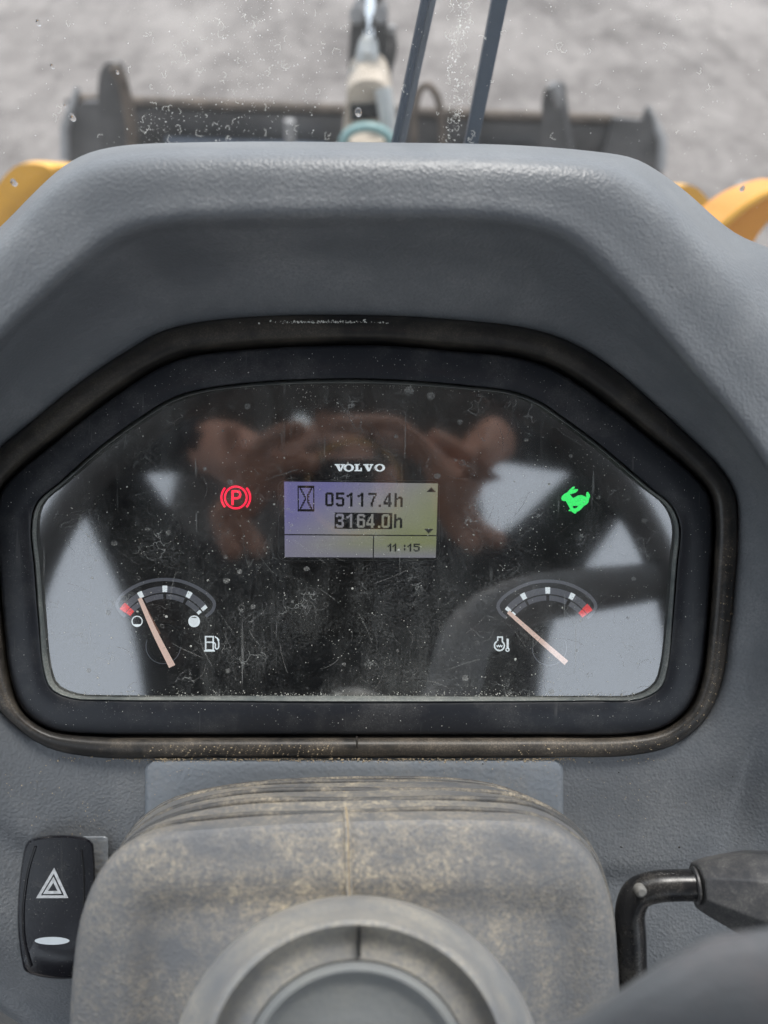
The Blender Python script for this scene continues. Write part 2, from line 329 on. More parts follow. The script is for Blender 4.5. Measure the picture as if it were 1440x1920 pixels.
for i in range(len(K)-1):
    p0, p1, p2, p3 = K[max(i-1, 0)], K[i], K[i+1], K[min(i+2, len(K)-1)]
    d1 = np.linalg.norm(p1-p0, axis=1, keepdims=True)**.5+1e-9; d2 = np.linalg.norm(p2-p1, axis=1, keepdims=True)**.5+1e-9; d3 = np.linalg.norm(p3-p2, axis=1, keepdims=True)**.5+1e-9
    m1 = (p2-p1)+d2*((p1-p0)/d1-(p2-p0)/(d1+d2)) if i > 0 else (p2-p1)
    m2 = (p2-p1)+d2*((p3-p2)/d3-(p3-p1)/(d2+d3)) if i < len(K)-2 else (p2-p1)
    ns = 9 if i < 7 else 5
    for k in range(ns):
        t = k/ns; t2 = t*t; t3 = t2*t
        rings.append((2*t3-3*t2+1)*p1+(t3-2*t2+t)*m1+(-2*t3+3*t2)*p2+(t3-t2)*m2)
rings.append(K[-1])
cowl = empty('dashboard', 'grey grained plastic dashboard hood wrapping around the black instrument panel', 'dashboard', P(665, 1000, -.02), rot=DROT)
V, Fc = loft(rings); mk('hood', V, Fc, M_cowl, cowl, smooth=80)
# raised pad behind the steering column
def rrect(x0, y0, x1, y1, r, n=6):
    pts = []
    for cx, cy, a in ((x1-r, y0+r, -90), (x1-r, y1-r, 0), (x0+r, y1-r, 90), (x0+r, y0+r, 180)):
        for k in range(n+1):
            q = math.radians(a+90*k/n); pts.append((cx+r*math.cos(q), cy+r*math.sin(q)))
    return pts
def pad(x0, y0, x1, y1, r, hs, ins):
    return loft([[P(x, y, h) for x, y in rrect(x0+i, y0+i*.6, x1-i, y1-i, max(r-i*.4, 3))] for h, i in zip(hs, ins)], cap1=True)
V, Fc = pad(272, 1424, 1056, 1800, 22, (-.012, .001, .0030, .0036), (0, 0, 4, 12)); mk('raised_pad', V, Fc, M_panel, cowl)
V, Fc = pad(150, 1568, 203, 1660, 8, (-.008, .0015, .002), (0, 0, 4)); mk('switch_surround', V, Fc, M_panel, cowl)

# ---------------------------------------------------------------- instrument cluster
ic = empty('instrument_cluster', 'black instrument panel with lit display, two gauges and scratched clear cover', 'instrument panel', P(665, 1000, -.02), rot=DROT)
rr = [R3(B_, -.012), R3(B_, -.001), R3(grow(B_, -3), .0006), R3(grow(B_, -7), .001)]
rr += [R3(L_*.5+B_*.5, .0014), R3(grow(L_, 14), .0012), R3(grow(L_, 9), .0006), R3(grow(L_, 8), -.006)]
V, Fc = loft(rr); mk('bezel', V, Fc, M_bezel, ic, smooth=50)
low = np.clip((L_[:, 1]-880)/350, .12, 1) ; inn = L_.copy()
def growv(ring, d, c=(665, 1000)):
    r = ring[:, :2]-np.array(c); L = np.hypot(r[:, 0], r[:, 1]); q = ring.copy(); q[:, :2] = c + r*(1+d/L)[:, None]; return q
side = np.clip((np.abs(L_[:, 0]-665)-480)/100, 0, 1)*.6; wv = np.maximum(low*.9, np.maximum(side, .15))
o1 = growv(L_, 9*np.ones(NA)); o2 = growv(L_, 7*wv); o3 = growv(L_, -4*wv)
V, Fc = loft([R3(o1, -.005), R3(growv(L_, 8.5*wv), .0012), R3(o2, .0014), R3(growv(L_, 2*wv), .0006), R3(o3, -.0012), R3(o3, -.004)]); mk('cover_rim', V, Fc, M_rim, ic, smooth=60)
prof = [(0, -.006), (.06, -.0035), (.13, -.001), (.20, .0022), (.32, .0042), (.50, .0050), (.68, .0050), (.84, .0042), (.94, .0022), (1.0, -.001), (1.03, -.006)]
def ringmix(a, b, t): return a*(1-t)+b*t
prof_seal = prof; rr = [R3(ringmix(B_, S_, t), h) for t, h in prof]
V, Fc = loft(rr)
mi = [1 if B_[(i % NA), 1] > (1180 if B_[(i % NA), 0] < 665 else 960) else 0 for i in range(len(Fc))]
mk('rubber_seal', V, Fc, None, ic, smooth=70, mats=[M_seal, M_seal_low], midx=mi)
V, Fc = tube([P(669, 1380, .0040), P(670, 1400, .0053), P(669, 1421, .0)], .00035, 6); mk('seal_joint', V, Fc, M_seal, ic)
disk = lambda ring, h: (R3(ring, h), [tuple(range(len(ring)))])
V, Fc = disk(grow(L_, 6), -.011); mk('dial_face', V, Fc, M_dial, ic)
ring = grow(L_, -1); V, Fc = prism(R3(ring, -.0032), R3(ring, -.0017)); cov = mk('clear_cover', R3(ring, -.0017), [tuple(range(NA))], M_cover, ic)

# display
LQ = [(532.8, 903), (821.3, 906.4), (817, 1045.7), (534, 1044.5)]
def lq(u, v):
    a = np.array(LQ[0])*(1-u)+np.array(LQ[1])*u; b = np.array(LQ[3])*(1-u)+np.array(LQ[2])*u; return tuple(a*(1-v)+b*v)
HL = -.0088
V, Fc = loft([[P(x, y, -.0109) for x, y in rrect(521, 901, 824, 1051, 12)], [P(x, y, HL-.0004) for x, y in rrect(521, 901, 824, 1051, 12)]], cap1=True)
disp = mk('display', V, Fc, M_dark, ic)
V, Fc = tube([P(x, y, HL-.0002) for x, y in rrect(521.5, 901.5, 823.5, 1050.5, 12)]+[P(*rrect(521.5, 901.5, 823.5, 1050.5, 12)[0], HL-.0002)], .00014, 5); mk('display_rim', V, Fc, M_rim, disp)
def lcd_mat():
    g = G('lit_lcd'); s = g.new('ShaderNodeSeparateXYZ'); g.link(g.tc, s.inputs[0])
    # local frame: x right, y up (metres) from the display centre
    x = s.outputs[0]; y = s.outputs[1]
    cx, cy = lcd_c
    u = g.math('MULTIPLY', g.math('SUBTRACT', x, cx), 1/.031); v = g.math('MULTIPLY', g.math('SUBTRACT', y, cy), 1/.015)
    n = g.noise(40, 2)
    a = g.math('ADD', g.math('MULTIPLY', u, -.5), g.math('MULTIPLY', v, .32)); a = g.math('ADD', g.math('ADD', a, .42), g.math('MULTIPLY', n, .12))
    cr = g.new('ShaderNodeValToRGB'); e = cr.color_ramp.elements
    e[0].position = 0; e[0].color = (.36, .40, .20, 1); e[1].position = 1; e[1].color = (.28, .27, .60, 1)
    for p_, c_ in ((.30, (.40, .42, .32, 1)), (.52, (.41, .41, .43, 1)), (.75, (.36, .355, .52, 1))):
        k = e.new(p_); k.color = c_
    g.link(a, cr.inputs[0])
    bot = g.ramp(g.math('ADD', v, .0), .0, 1.0)   # lower band turns to lavender again
    b2 = g.math('SUBTRACT', -.66, v); b3 = g.ramp(g.math('MULTIPLY', b2, 2.6), 0, 1); c1 = g.mix(g.math('MULTIPLY', b3, .75), cr.outputs[0], (.36, .35, .50))
    # fine pixel grid
    gx = g.math('PINGPONG', g.math('MULTIPLY', x, 1/.00048), .5); gy = g.math('PINGPONG', g.math('MULTIPLY', y, 1/.00048), .5)
    gr = g.math('ADD', g.math('MULTIPLY', g.ramp(g.math('MINIMUM', gx, gy), .02, .2), .14), .86)
    cc = g.new('ShaderNodeVectorMath', operation='SCALE'); g.link(c1, cc.inputs[0]); g.link(gr, cc.inputs['Scale'])
    g.set(Base_Color=(.10, .10, .10), Roughness=.5, Emission_Color=cc.outputs[0], Emission_Strength=.34); return g.m
_c = np.linalg.inv(np.array(MW['instrument_cluster'])) @ np.append(P(*lq(.5, .5), HL), 1); lcd_c = (float(_c[0]), float(_c[1]))
V = [P(*lq(u, v), HL) for u, v in ((0, 0), (1, 0), (1, 1), (0, 1))]; mk('lit_screen', V, [(0, 1, 2, 3)], lcd_mat(), disp)
CW, CH = 128.0, 64.0
def cells(cl, name, mat, h=HL+.00008):
    V = []; Fc = []
    for (x0, y0, x1, y1) in cl:
        b = len(V); V += [P(*lq(x/CW, y/CH), h) for x, y in ((x0, y0), (x1, y0), (x1, y1), (x0, y1))]; Fc.append((b, b+1, b+2, b+3))
    return mk(name, V, Fc, mat, disp, smooth=0)
GL = {
'0': ["0111110","1111111","1100011","1100011","1100011","1100011","1100011","1100011","1100011","1100011","1111111","0111110"],
'5': ["1111111","1111111","1100000","1100000","1111110","1111111","0000011","0000011","0000011","1100011","1111111","0111110"],
'1': ["0000110","0001110","0111110","0110110","0000110","0000110","0000110","0000110","0000110","0000110","0000110","0000110"],
'7': ["1111111","1111111","0000011","0000110","0000110","0001100","0001100","0001100","0011000","0011000","0011000","0011000"],
'4': ["0000110","0000110","0001110","0011110","0010110","0110110","0100110","1100110","1111111","1111111","0000110","0000110"],
'3': ["0111110","1111111","1100011","0000011","0000011","0011110","0011110","0000011","0000011","1100011","1111111","0111110"],
'6': ["0111110","1111111","1100011","1100000","1111110","1111111","1100011","1100011","1100011","1100011","1111111","0111110"],
'h': ["1100000","1100000","1100000","1101110","1111111","1110011","1100011","1100011","1100011","1100011","1100011","1100011"],
'.': ["0000000"]*10+["1100000","1100000"]}
G5 = {'1': ["00100","01100","10100","00100","00100","00100","00100"], '5': ["11111","10000","11110","00001","00001","10001","01110"], ':': ["00000","00100","00100","00000","00100","00100","00000"]}
def runs(bm, x0, y0, sx=1.0, sy=1.0):
    out = []
    for r_, row in enumerate(bm):
        k = 0
        while k < len(row):
            if row[k] == '1':
                j = k
                while j < len(row) and row[j] == '1': j += 1
                out.append((x0+k*sx, y0+r_*sy, x0+j*sx, y0+(r_+1)*sy)); k = j
            else: k += 1
    return out
zx = lambda x: (x-135)/9.27
zy = lambda y: (y-218)/9.1
tx = []
for ch, x in zip("05117.4h", (452, 535, 608, 692, 785, 866, 903, 988)): tx += runs(GL[ch], zx(x), zy(297))
tx += runs(GL['h'], zx(988), zy(461))
for ch, x in zip("11:15", (941, 980, 1052, 1098, 1146)): tx += [(a-.15, b-.1, c+.2, d+.1) for a, b, c, d in runs(G5[ch], zx(x), zy(692), 1, .95)]
cells(tx, 'display_text', M_lcdink)
bx0, by0, bx1, by1 = zx(525), zy(453), zx(974), zy(579)
inv = np.zeros((14, 49), int); inv[:] = 1
for ch, x in zip("3164.0", (534, 608, 698, 778, 866, 900)):
    cx = int(round(zx(x)-bx0))
    for r_, row in enumerate(GL[ch]):
        for k, c in enumerate(row):
            if c == '1' and 0 <= cx+k < 48: inv[r_+1, cx+k] = 0
cells(runs([''.join(map(str, r_)) for r_ in inv], bx0, by0, (bx1-bx0)/49, (by1-by0)/14), 'highlighted_text', M_lcdink)
ln = [(0, zy(623), 128, zy(632)), (zx(826), zy(632), zx(835), 64)]
cells(ln, 'divider_lines', M_lcdink)
hg = ["11111111111111","11111111111111","10100000000101","10110000001101","10010000001001","10011000011001","10001000010001","10001100110001","10000100100001","10000110110001","10000011100001".replace('111','101'),"10000010100001","10000110110001","10000100100001","10001100110001","10001000010001","10011000011001","10010000001001","10110000001101","10100000000101","11111111111111","11111111111111"]
cells(runs(hg, zx(238), zy(247), 1, 1), 'hourglass_icon', M_lcdink)
cells(runs(["0001000","0011100","0111110","1111111"], zx(1238), zy(250)), 'scroll_arrow', M_lcdink)
cells(runs(["1111111","0111110","0011100","0001000"], zx(1228), zy(575)), 'scroll_arrow', M_lcdink)

# printed maker's name above the display, wide slab-serif letters
HD = -.0105
def zp(x, y): return (500+x/4.114, 850+y/4.114)
polyV = [(0,0),(44,0),(44,9),(36,9),(46,36),(56,9),(47,9),(47,0),(78,0),(78,9),(71,9),(50,55),(33,55),(8,9),(0,9)]
polyL = [(0,0),(40,0),(40,9),(30,9),(30,44),(46,44),(46,28),(58,28),(58,55),(0,55),(0,46),(9,46),(9,9),(0,9)]
def poly_part(polys, name, mat, parent, h, holes=None, t=.0003):
    V = []; Fc = []
    for pts in polys:
        bm = bmesh.new(); vs = [bm.verts.new(P(x, y, h)) for x, y in pts]; f = bm.faces.new(vs)
        bmesh.ops.triangulate(bm, faces=[f]); bm.verts.index_update(); b = len(V)
        V += [np.array(v.co) for v in bm.verts]; Fc += [tuple(b+v.index for v in f.verts) for f in bm.faces]; bm.free()
    return mk(name, V, Fc, mat, parent, smooth=0)
def ringpoly(cx, cy, rxo, ryo, rxi, ryi, h, a0=0, a1=360, n=40):
    V = []; Fc = []
    full = (a1-a0) >= 360
    m = n if full else n+1
    for k in range(m):
        a = math.radians(a0+(a1-a0)*k/n)
        V += [P(cx+rxo*math.cos(a), cy+ryo*math.sin(a), h), P(cx+rxi*math.cos(a), cy+ryi*math.sin(a), h)]
    for k in range(n):
        i, j = 2*k, 2*((k+1) % m); Fc.append((i, j, j+1, i+1))
    return V, Fc
def letter(pts, x0): return [zp(x0+x, 83+y) for x, y in pts]
def tri_shape(pts, h):
    bm = bmesh.new(); vs = [bm.verts.new(P(x, y, h)) for x, y in pts]; f = bm.faces.new(vs); bmesh.ops.triangulate(bm, faces=[f]); bm.verts.index_update()
    r = ([np.array(v.co) for v in bm.verts], [tuple(v.index for v in f.verts) for f in bm.faces]); bm.free(); return r
def oletter(xc): 
    cx, cy = zp(xc, 111); return ringpoly(cx, cy, 41/4.114, 29.5/4.114, 20/4.114, 20/4.114, HD)
ps = [tri_shape(letter(polyV, 525), HD), oletter(633), tri_shape(letter(polyL, 677), HD), tri_shape(letter(polyV, 745), HD), oletter(872)]
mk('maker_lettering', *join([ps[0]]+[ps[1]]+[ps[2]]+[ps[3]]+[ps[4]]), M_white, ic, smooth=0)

# gauges
def annulus(cx, cy, ro, ri, a0, a1, h, n=16, mat=None):     # angles from straight up, clockwise
    return ringpoly(cx, cy, ro, ro, ri, ri, h, a0-90, a1-90, n)
def gauge(name, cx, cy, mirror, label, tip, tail, w0, w1, bend):
    g_ = mk(name, *lathe(P(cx, cy, -.0108), NN, [(.0070, 0), (.0070, .0008), (.0064, .0012)]), M_dial, ic, label=label)
    s = -1 if mirror else 1
    F_ = lambda pts: [(cx+s*x, cy+y) for x, y in pts]
    mk('pivot_outline', *ringpoly(cx-3*s, cy+10, 33, 33, 31.6, 31.6, HD+.0002), M_scale, g_, smooth=0)
    # outline ribbon
    cl = catmull(F_([(-74,-46),(-84,-56),(-90,-69),(-80,-86),(-53,-104),(-26,-113),(0,-115.5),(31,-112),(61,-100),(84,-84),(93,-70),(89,-57),(77,-46)]), 6, closed=False)
    V = []; Fc = []
    for i, p in enumerate(cl):
        t = cl[min(i+1, len(cl)-1)]-cl[max(i-1, 0)]; t /= np.linalg.norm(t); nn = np.array([-t[1], t[0]])*3
        V += [P(*(p+nn), HD), P(*(p-nn), HD)]
        if i: Fc.append((2*i-2, 2*i-1, 2*i+1, 2*i))
    mk('scale_outline', V, Fc, M_scale, g_, smooth=0)
    for ro, ri in ((103, 91), (88.5, 79)):
        for a0, a1 in ((-47, -29), (-26, -2), (2, 25), (29, 47)):
            if ro > 100: a0, a1 = a0-1.5, a1+1.5
            mk('scale_band', *annulus(cx, cy, ro, ri, a0, a1, HD-.0001), M_scale, g_, smooth=0)
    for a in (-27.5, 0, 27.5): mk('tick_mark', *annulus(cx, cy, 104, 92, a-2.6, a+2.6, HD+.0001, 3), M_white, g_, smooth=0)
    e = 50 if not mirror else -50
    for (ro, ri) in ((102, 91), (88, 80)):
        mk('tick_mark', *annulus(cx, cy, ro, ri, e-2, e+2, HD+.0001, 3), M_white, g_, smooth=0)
        mk('red_mark', *annulus(cx, cy, ro+2, ri, -e-(4.5 if ro > 90 else 4), -e+(4 if ro > 90 else 4), HD+.0001, 4), M_redmark, g_, smooth=0)
    tip, tail, bend = np.array(tip, float), np.array(tail, float), np.array(bend, float)
    d = (tail-tip)/np.linalg.norm(tail-tip); nrm = np.array([-d[1], d[0]])
    pts = [tip, bend, tail]; ws = [w0/2, (w0+w1)/4, w1/2]
    cl = catmull([tuple(p)+(w_,) for p, w_ in zip(pts, ws)], 6, closed=False)
    a = [P(*(p[:2]+nrm*p[2]), -.0050) for p in cl]; b = [P(*(p[:2]-nrm*p[2]), -.0050) for p in cl][::-1]
    a2 = [q-NN*.0012 for q in a+b]
    mk('needle', *prism(a2, a+b), M_needle, g_, smooth=20)
    return g_
fg = gauge('fuel_gauge', 309, 1202, False, 'fuel gauge with red mark at left and a tank symbol', (261, 1122), (322, 1250), 6, 11, (288, 1183))
tg = gauge('temperature_gauge', 1027, 1205, True, 'temperature gauge with red mark at right', (954, 1148), (1062, 1243), 7, 10.5, (1008, 1196))
mk('needle_reflection', *slab([(266, 1124), (270, 1130), (301, 1187), (298, 1191)], -.0072), M_needle2, fg)  # reflection beside the needle, put in as a coloured sliver
mk('empty_symbol', *join([ringpoly(257, 1165, 10.5, 10.5, 8.6, 8.6, HD), tri_shape([(257+9.4*math.cos(a), 1165+9.4*math.sin(a)) for a in np.linspace(.6, math.pi-.6, 9)], HD)]), M_white, fg, smooth=0)
mk('full_symbol', *join([ringpoly(364, 1165, 11, 11, 8.6, 8.6, HD), tri_shape([(364+9.4*math.cos(a), 1165+9.4*math.sin(a)) for a in np.linspace(-.75, math.pi+.75, 16)], HD)]), M_white, fg, smooth=0)
def stroke(pts, wd, h=HD, closed=False):
    pts = [np.array(p, float) for p in pts]; V = []; Fc = []; n = len(pts)
    for i, p in enumerate(pts):
        if closed: a, b = pts[i-1], pts[(i+1) % n]
        else: a, b = pts[max(i-1, 0)], pts[min(i+1, n-1)]
        t1 = (p-a)/max(np.linalg.norm(p-a), 1e-6); t2 = (b-p)/max(np.linalg.norm(b-p), 1e-6); t = t1+t2; t /= np.linalg.norm(t)
        k = 1/max(.5, abs(np.dot(t, t2 if np.linalg.norm(t2) > .5 else t1))); nn = np.array([-t[1], t[0]])*wd/2*k
        V += [P(*(p+nn), h), P(*(p-nn), h)]
    for i in range(n if closed else n-1):
        j = (i+1) % n; Fc.append((2*i, 2*i+1, 2*j+1, 2*j))
    return V, Fc
Z4 = lambda x, y: (210+x/6.545, 1070+y/6.545)
Z5 = lambda x, y: (910+x/6.545, 1070+y/6.545)
mk('fuel_pump_symbol', *join([stroke([Z4(1148, 810), Z4(1242, 810), Z4(1242, 975), Z4(1150, 975)], 2.8, closed=True), stroke([Z4(1128, 984), Z4(1262, 984)], 2.8), stroke([Z4(1150, 878), Z4(1242, 878)], 2.6),
   stroke(catmull([Z4(1250, 880), Z4(1268, 900), Z4(1268, 945), Z4(1285, 962), Z4(1306, 945), Z4(1308, 880), Z4(1300, 840), Z4(1262, 808)], 4, False), 2.4), tri_shape([Z4(1290, 815), Z4(1322, 855), Z4(1292, 858)], HD)]), M_white, ic, smooth=0)
mk('engine_temperature_symbol', *join([ringpoly(*Z5(173, 920), 10.6, 10.6, 7.8, 7.8, HD, -60, 240, 30), stroke([Z5(152, 862), Z5(152, 815), Z5(208, 815), Z5(208, 862)], 2.6), stroke([Z5(x, 925+(8 if i % 2 else -8)) for i, x in enumerate(range(138, 216, 12))], 2.0),
   stroke([Z5(274, 835), Z5(274, 960)], 4.2), ringpoly(*Z5(272, 970), 4.0, 4.0, 1.8, 1.8, HD)]), M_white, ic, smooth=0)
# warning lamps
Z2 = lambda x, y: (390+x/13.09, 880+y/13.09)
cx, cy = Z2(682, 690)
pb = join([ringpoly(cx, cy, 22.3, 22.3, 18.6, 18.6, HD), ringpoly(cx, cy, 28.8, 28.8, 25, 25, HD, -42, 42, 16), ringpoly(cx, cy, 28.8, 28.8, 25, 25, HD, 138, 222, 16),
           stroke([Z2(603, 880), Z2(603, 540), Z2(720, 540), Z2(770, 560), Z2(795, 620), Z2(770, 685), Z2(720, 710), Z2(603, 710)], 4.2)])
mk('parking_brake_lamp', *pb, M_lampred, ic, smooth=0, label='lit red parking brake symbol with a P in a circle')
Z3 = lambda x, y: (1030+x/14.4, 890+y/14.4)
rab = [(320,635),(345,575),(400,520),(480,480),(560,390),(640,325),(690,325),(680,365),(620,410),(700,388),(770,390),(775,425),(720,480),(640,510),(560,530),(600,590),(650,630),(720,590),(800,555),(880,555),(950,580),(1000,610),(990,540),(1010,470),(1050,470),(1095,540),(1100,600),(1070,660),(1060,740),(1010,800),(930,850),(860,930),(800,980),(735,1005),(725,1045),(680,1050),(620,1010),(590,985),(520,985),(520,960),(565,930),(520,850),(470,760),(440,710),(390,715),(340,690)]
rv = tri_shape([Z3(*p) for p in rab], HD)
hole = tri_shape([Z3(*p) for p in [(630,845),(780,840),(740,890),(690,910),(650,905)]], HD+.0001)
lg = mk('rabbit_lamp', *rv, M_lampgreen, ic, smooth=0, label='lit green running rabbit symbol')
mk('lamp_gap', *hole, M_dial, lg, smooth=0)

# ---------------------------------------------------------------- hazard switch
hz = empty('hazard_switch', 'black rocker switch with white hazard triangle beside the steering column', 'switch', P(105, 1700, -.002), rot=DROT)
ZS = lambda x, y: (20+x/6.4, 1550+y/6.4)
out = catmull([ZS(*p) for p in [(240,150),(400,112),(560,98),(760,105),(930,140),(985,190),(1005,330),(1015,600),(1005,1000),(985,1400),(950,1700),(880,1790),(700,1830),(500,1825),(300,1790),(170,1730),(130,1600),(95,1350),(80,1050),(95,750),(130,450),(175,230)]], 4)
oc = out.mean(axis=0)
def sc(r_, k, kx=None): q = (r_-oc)*np.array([k if kx is None else kx, k])+oc; return q
def hsw(q, b): return b + .0022*((q[1]-oc[1])/150.)**2     # rocker face slightly dished
rings = [[P(*q, -.004) for q in sc(out, 1)], [P(*q, .004) for q in sc(out, 1)], [P(*q, hsw(q, .0058)) for q in sc(out, .985)], [P(*q, hsw(q, .0066)) for q in sc(out, .955)], [P(*q, hsw(q, .0066)) for q in sc(out, .6)], [P(*q, hsw(q, .0066)) for q in sc(out, .2)]]
V, Fc = loft(rings, cap1=True); mk('rocker', V, Fc, M_switch, hz, smooth=40)
HS = lambda x, y, e=.0: P(*ZS(x, y), hsw(ZS(x, y), .0068+e))
for side_ in ([(290,240),(215,480),(165,760),(140,1050),(160,1380),(235,1680)], [(850,280),(868,450),(878,620),(880,800),(872,1000)]):
    cl = catmull(side_, 5, closed=False); mk('rocker_groove', *tube([HS(x, y, -.0001) for x, y in cl], .00035, 6), M_dark, hz)
side_ = [(x+14, y) for x, y in [(290,240),(215,480),(165,760),(140,1050),(160,1380),(235,1680)]]
mk('rocker_ridge', *tube([HS(x, y, .0) for x, y in catmull(side_, 5, closed=False)], .0003, 6), M_switch, hz)
def triring(o_, i_): return [HS(*p) for p in o_]+[HS(*p) for p in i_], [(0, 1, 4, 3), (1, 2, 5, 4), (2, 0, 3, 5)]
mk('hazard_triangle', *join([triring([(523,490),(692,856),(304,858)], [(518,565),(640,824),(362,824)]), triring([(514,600),(612,806),(388,808)], [(512,672),(560,770),(448,772)])]), M_print, hz, smooth=0)
el = [(497+209*math.cos(a), 1370+47*math.sin(a)) for a in np.linspace(0, 2*math.pi, 32, endpoint=False)]
mk('indicator_window', [HS(*p) for p in el], [tuple(range(32))], plain('pale_indicator', (.60, .66, .70), .4, var=.03), hz, smooth=0)

# ---------------------------------------------------------------- steering column
sco = empty('steering_column_cover', 'dusty grey plastic steering column cover with a centre seam, below the instruments', 'steering column', P(650, 1600, -.02), rot=DROT)
def arc_open(pts, n=60):
    d = catmull(pts, 12, closed=False); s = np.r_[0, np.cumsum(np.linalg.norm(np.diff(d[:, :2], axis=0), axis=1))]; u = np.linspace(0, s[-1], n)
    return np.array([np.interp(u, s, d[:, k]) for k in range(d.shape[1])]).T
# contour rows: left edge, over the top, right edge
shape = [
 [(205,1960,.0),(200,1760,.0),(208,1640,.0),(245,1555,.0),(310,1500,.0),(420,1472,.0),(650,1459,.0),(900,1463,.0),(985,1490,.0),(1075,1548,.0),(1125,1640,.0),(1145,1760,.0),(1150,1960,.0)],
 [(192,1990,.022),(190,1760,.022),(200,1650,.022),(238,1568,.022),(305,1512,.022),(420,1480,.022),(650,1468,.022),(900,1472,.022),(990,1497,.022),(1082,1556,.022),(1130,1650,.022),(1150,1760,.022),(1155,1990,.022)],
 [(165,2030,.045),(168,1800,.045),(183,1672,.045),(225,1590,.045),(295,1540,.045),(420,1506,.045),(650,1495,.045),(890,1497,.045),(1005,1512,.045),(1098,1574,.045),(1140,1665,.045),(1156,1780,.045),(1162,2030,.045)],
 [(128,2080,.064),(136,1830,.064),(158,1698,.064),(206,1608,.064),(275,1564,.064),(420,1545,.064),(650,1533,.064),(890,1530,.064),(1020,1541,.064),(1100,1592,.064),(1142,1680,.064),(1158,1800,.064),(1166,2080,.064)],
]
A = [arc_open(s_) for s_ in shape]
rows = []
for i in range(3):
    for t in np.linspace(0, 1, 6, endpoint=False): rows.append(A[i]*(1-t)+A[i+1]*t)
rows.append(A[3])
cen = np.array([655, 2080, .0])
def shrink(a, kx, ky, h): q = a.copy(); q[:, 0] = 655+(a[:, 0]-655)*kx; q[:, 1] = 2080+(a[:, 1]-2080)*ky; q[:, 2] = h; return q
rows += [shrink(A[3], .985, .985, .0675), shrink(A[3], .96, .96, .069)]
front0 = len(rows)
for k in np.linspace(.90, .30, 13): rows.append(shrink(A[3], k, k, .069+(.96-k)*.035))
# recessed panel in the front face with soft shoulders
for r_ in rows[front0-1:]:
    for q in r_:
        dl = 1/(1+math.exp(-(q[0]-265)/7))*1/(1+math.exp((q[0]-1085)/12))*1/(1+math.exp(-(q[1]-(1690-18*math.sin((q[0]-250)/800*math.pi)))/6)); q[2] -= .0045*dl
mk('cover_shell', *loft([[P(*q) for q in r_] for r_ in rows], closed=False), M_shroud, sco, smooth=50)
for t, w_ in ((.35, .0008), (.9, .0010), (1.5, .0011), (2.1, .0011), (2.7, .0009)):
    i = int(t); a = A[i]*(1-(t-i))+A[i+1]*(t-i); a = a[11:-10]
    a = a + np.c_[np.zeros(len(a)), 2.5*np.sin(np.linspace(0, 9+t*3, len(a))), np.zeros(len(a))]
    mk('moulded_rib', *tube([P(x, y, h+.0003) for x, y, h in a], [w_*min(1, .15+1.5*math.sin(math.pi*k/(len(a)-1))) for k in range(len(a))], 8), M_bellows, sco, smooth=60)
seam = [(641,1459,.002),(643,1480,.03),(646,1510,.050),(649,1534,.0655),(651,1560,.0699),(652,1620,.0733),(654,1680,.0755),(656,1700,.0755)]
mk('seam_lip', *tube([P(x-2, y, h+.0003) for x, y, h in catmull(seam, 8, False)], .0005, 8), M_shroud, sco)
mk('seam_lip', *tube([P(x+5, y, h+.0002) for x, y, h in catmull(seam, 8, False)], .00045, 8), M_shroud, sco)
mk('seam_dirt', *tube([P(x+1.5, y, h-.0001) for x, y, h in catmull(seam, 8, False)], .0006, 6), M_tan, sco)
HUBPX = (668, 2010)
hc = P(*HUBPX, .10); hr = lambda px, h: px*(.30-h)/FPX
def cring(cx, cy, r_, h, n=96): return [P(cx+r_*math.cos(a), cy+r_*math.sin(a), h) for a in np.linspace(0, 2*math.pi, n, endpoint=False)]
crs = [(358, 2035, .060), (352, 2030, .074), (345, 2026, .084), (334, 2022, .090), (320, 2018, .094), (306, 2017, .0995), (298, 2016, .1045), (290, 2015, .1075), (280, 2014, .1082), (270, 2014, .1072), (260, 2014, .1060), (248, 2015, .1055), (232, 2015, .1060), (216, 2015, .1070)]
V, Fc = loft([cring(668, cy, r_, h) for r_, cy, h in crs]); mk('collar', V, Fc, M_collar, sco, smooth=60)
mk('collar_gap', *box(P(673, 1760, .1075), (.0009, .0075, .004), np.array([DX, DY, NN]).T), M_dark, sco)
# steering wheel
sw = empty('steering_wheel', 'dark grey steering wheel, out of focus hub and spoke close to the camera', 'steering wheel', hc, rot=DROT)
hrs = [(210, 2016, .100), (214, 2016, .112), (213, 2016, .119), (208, 2017, .1235), (198, 2018, .1255), (188, 2019, .1242), (178, 2020, .1235), (120, 2025, .1255), (30, 2030, .1265)]
V, Fc = loft([cring(668, cy, r_, h) for r_, cy, h in hrs], cap1=True); mk('hub', V, Fc, M_hub, sw, smooth=60)
rim_r = .262; rim_c = hc + NN*.175
e1, e2 = DX, DY
path = [rim_c + rim_r*(math.cos(a)*e1+math.sin(a)*e2) for a in np.linspace(0, 2*math.pi, 97)]
mk('rim', *tube(path, .0135, 14, caps=False), M_wheel, sw, smooth=70)
def spoke(p_hub, p_mid, p_rim, w0, w1, w2, th):
    rings = []
    for p, q, wd in catmull_sp([p_hub, p_mid, p_rim], [w0, w1, w2]):
        t = q/np.linalg.norm(q); s_ = np.cross(t, NN); s_ /= np.linalg.norm(s_); u_ = np.cross(s_, t)
        rings.append([p+s_*wd*math.cos(a)*.5+u_*th*math.sin(a)*.5 for a in np.linspace(0, 2*math.pi, 16, endpoint=False)])
    return loft(rings, cap0=True, cap1=True)
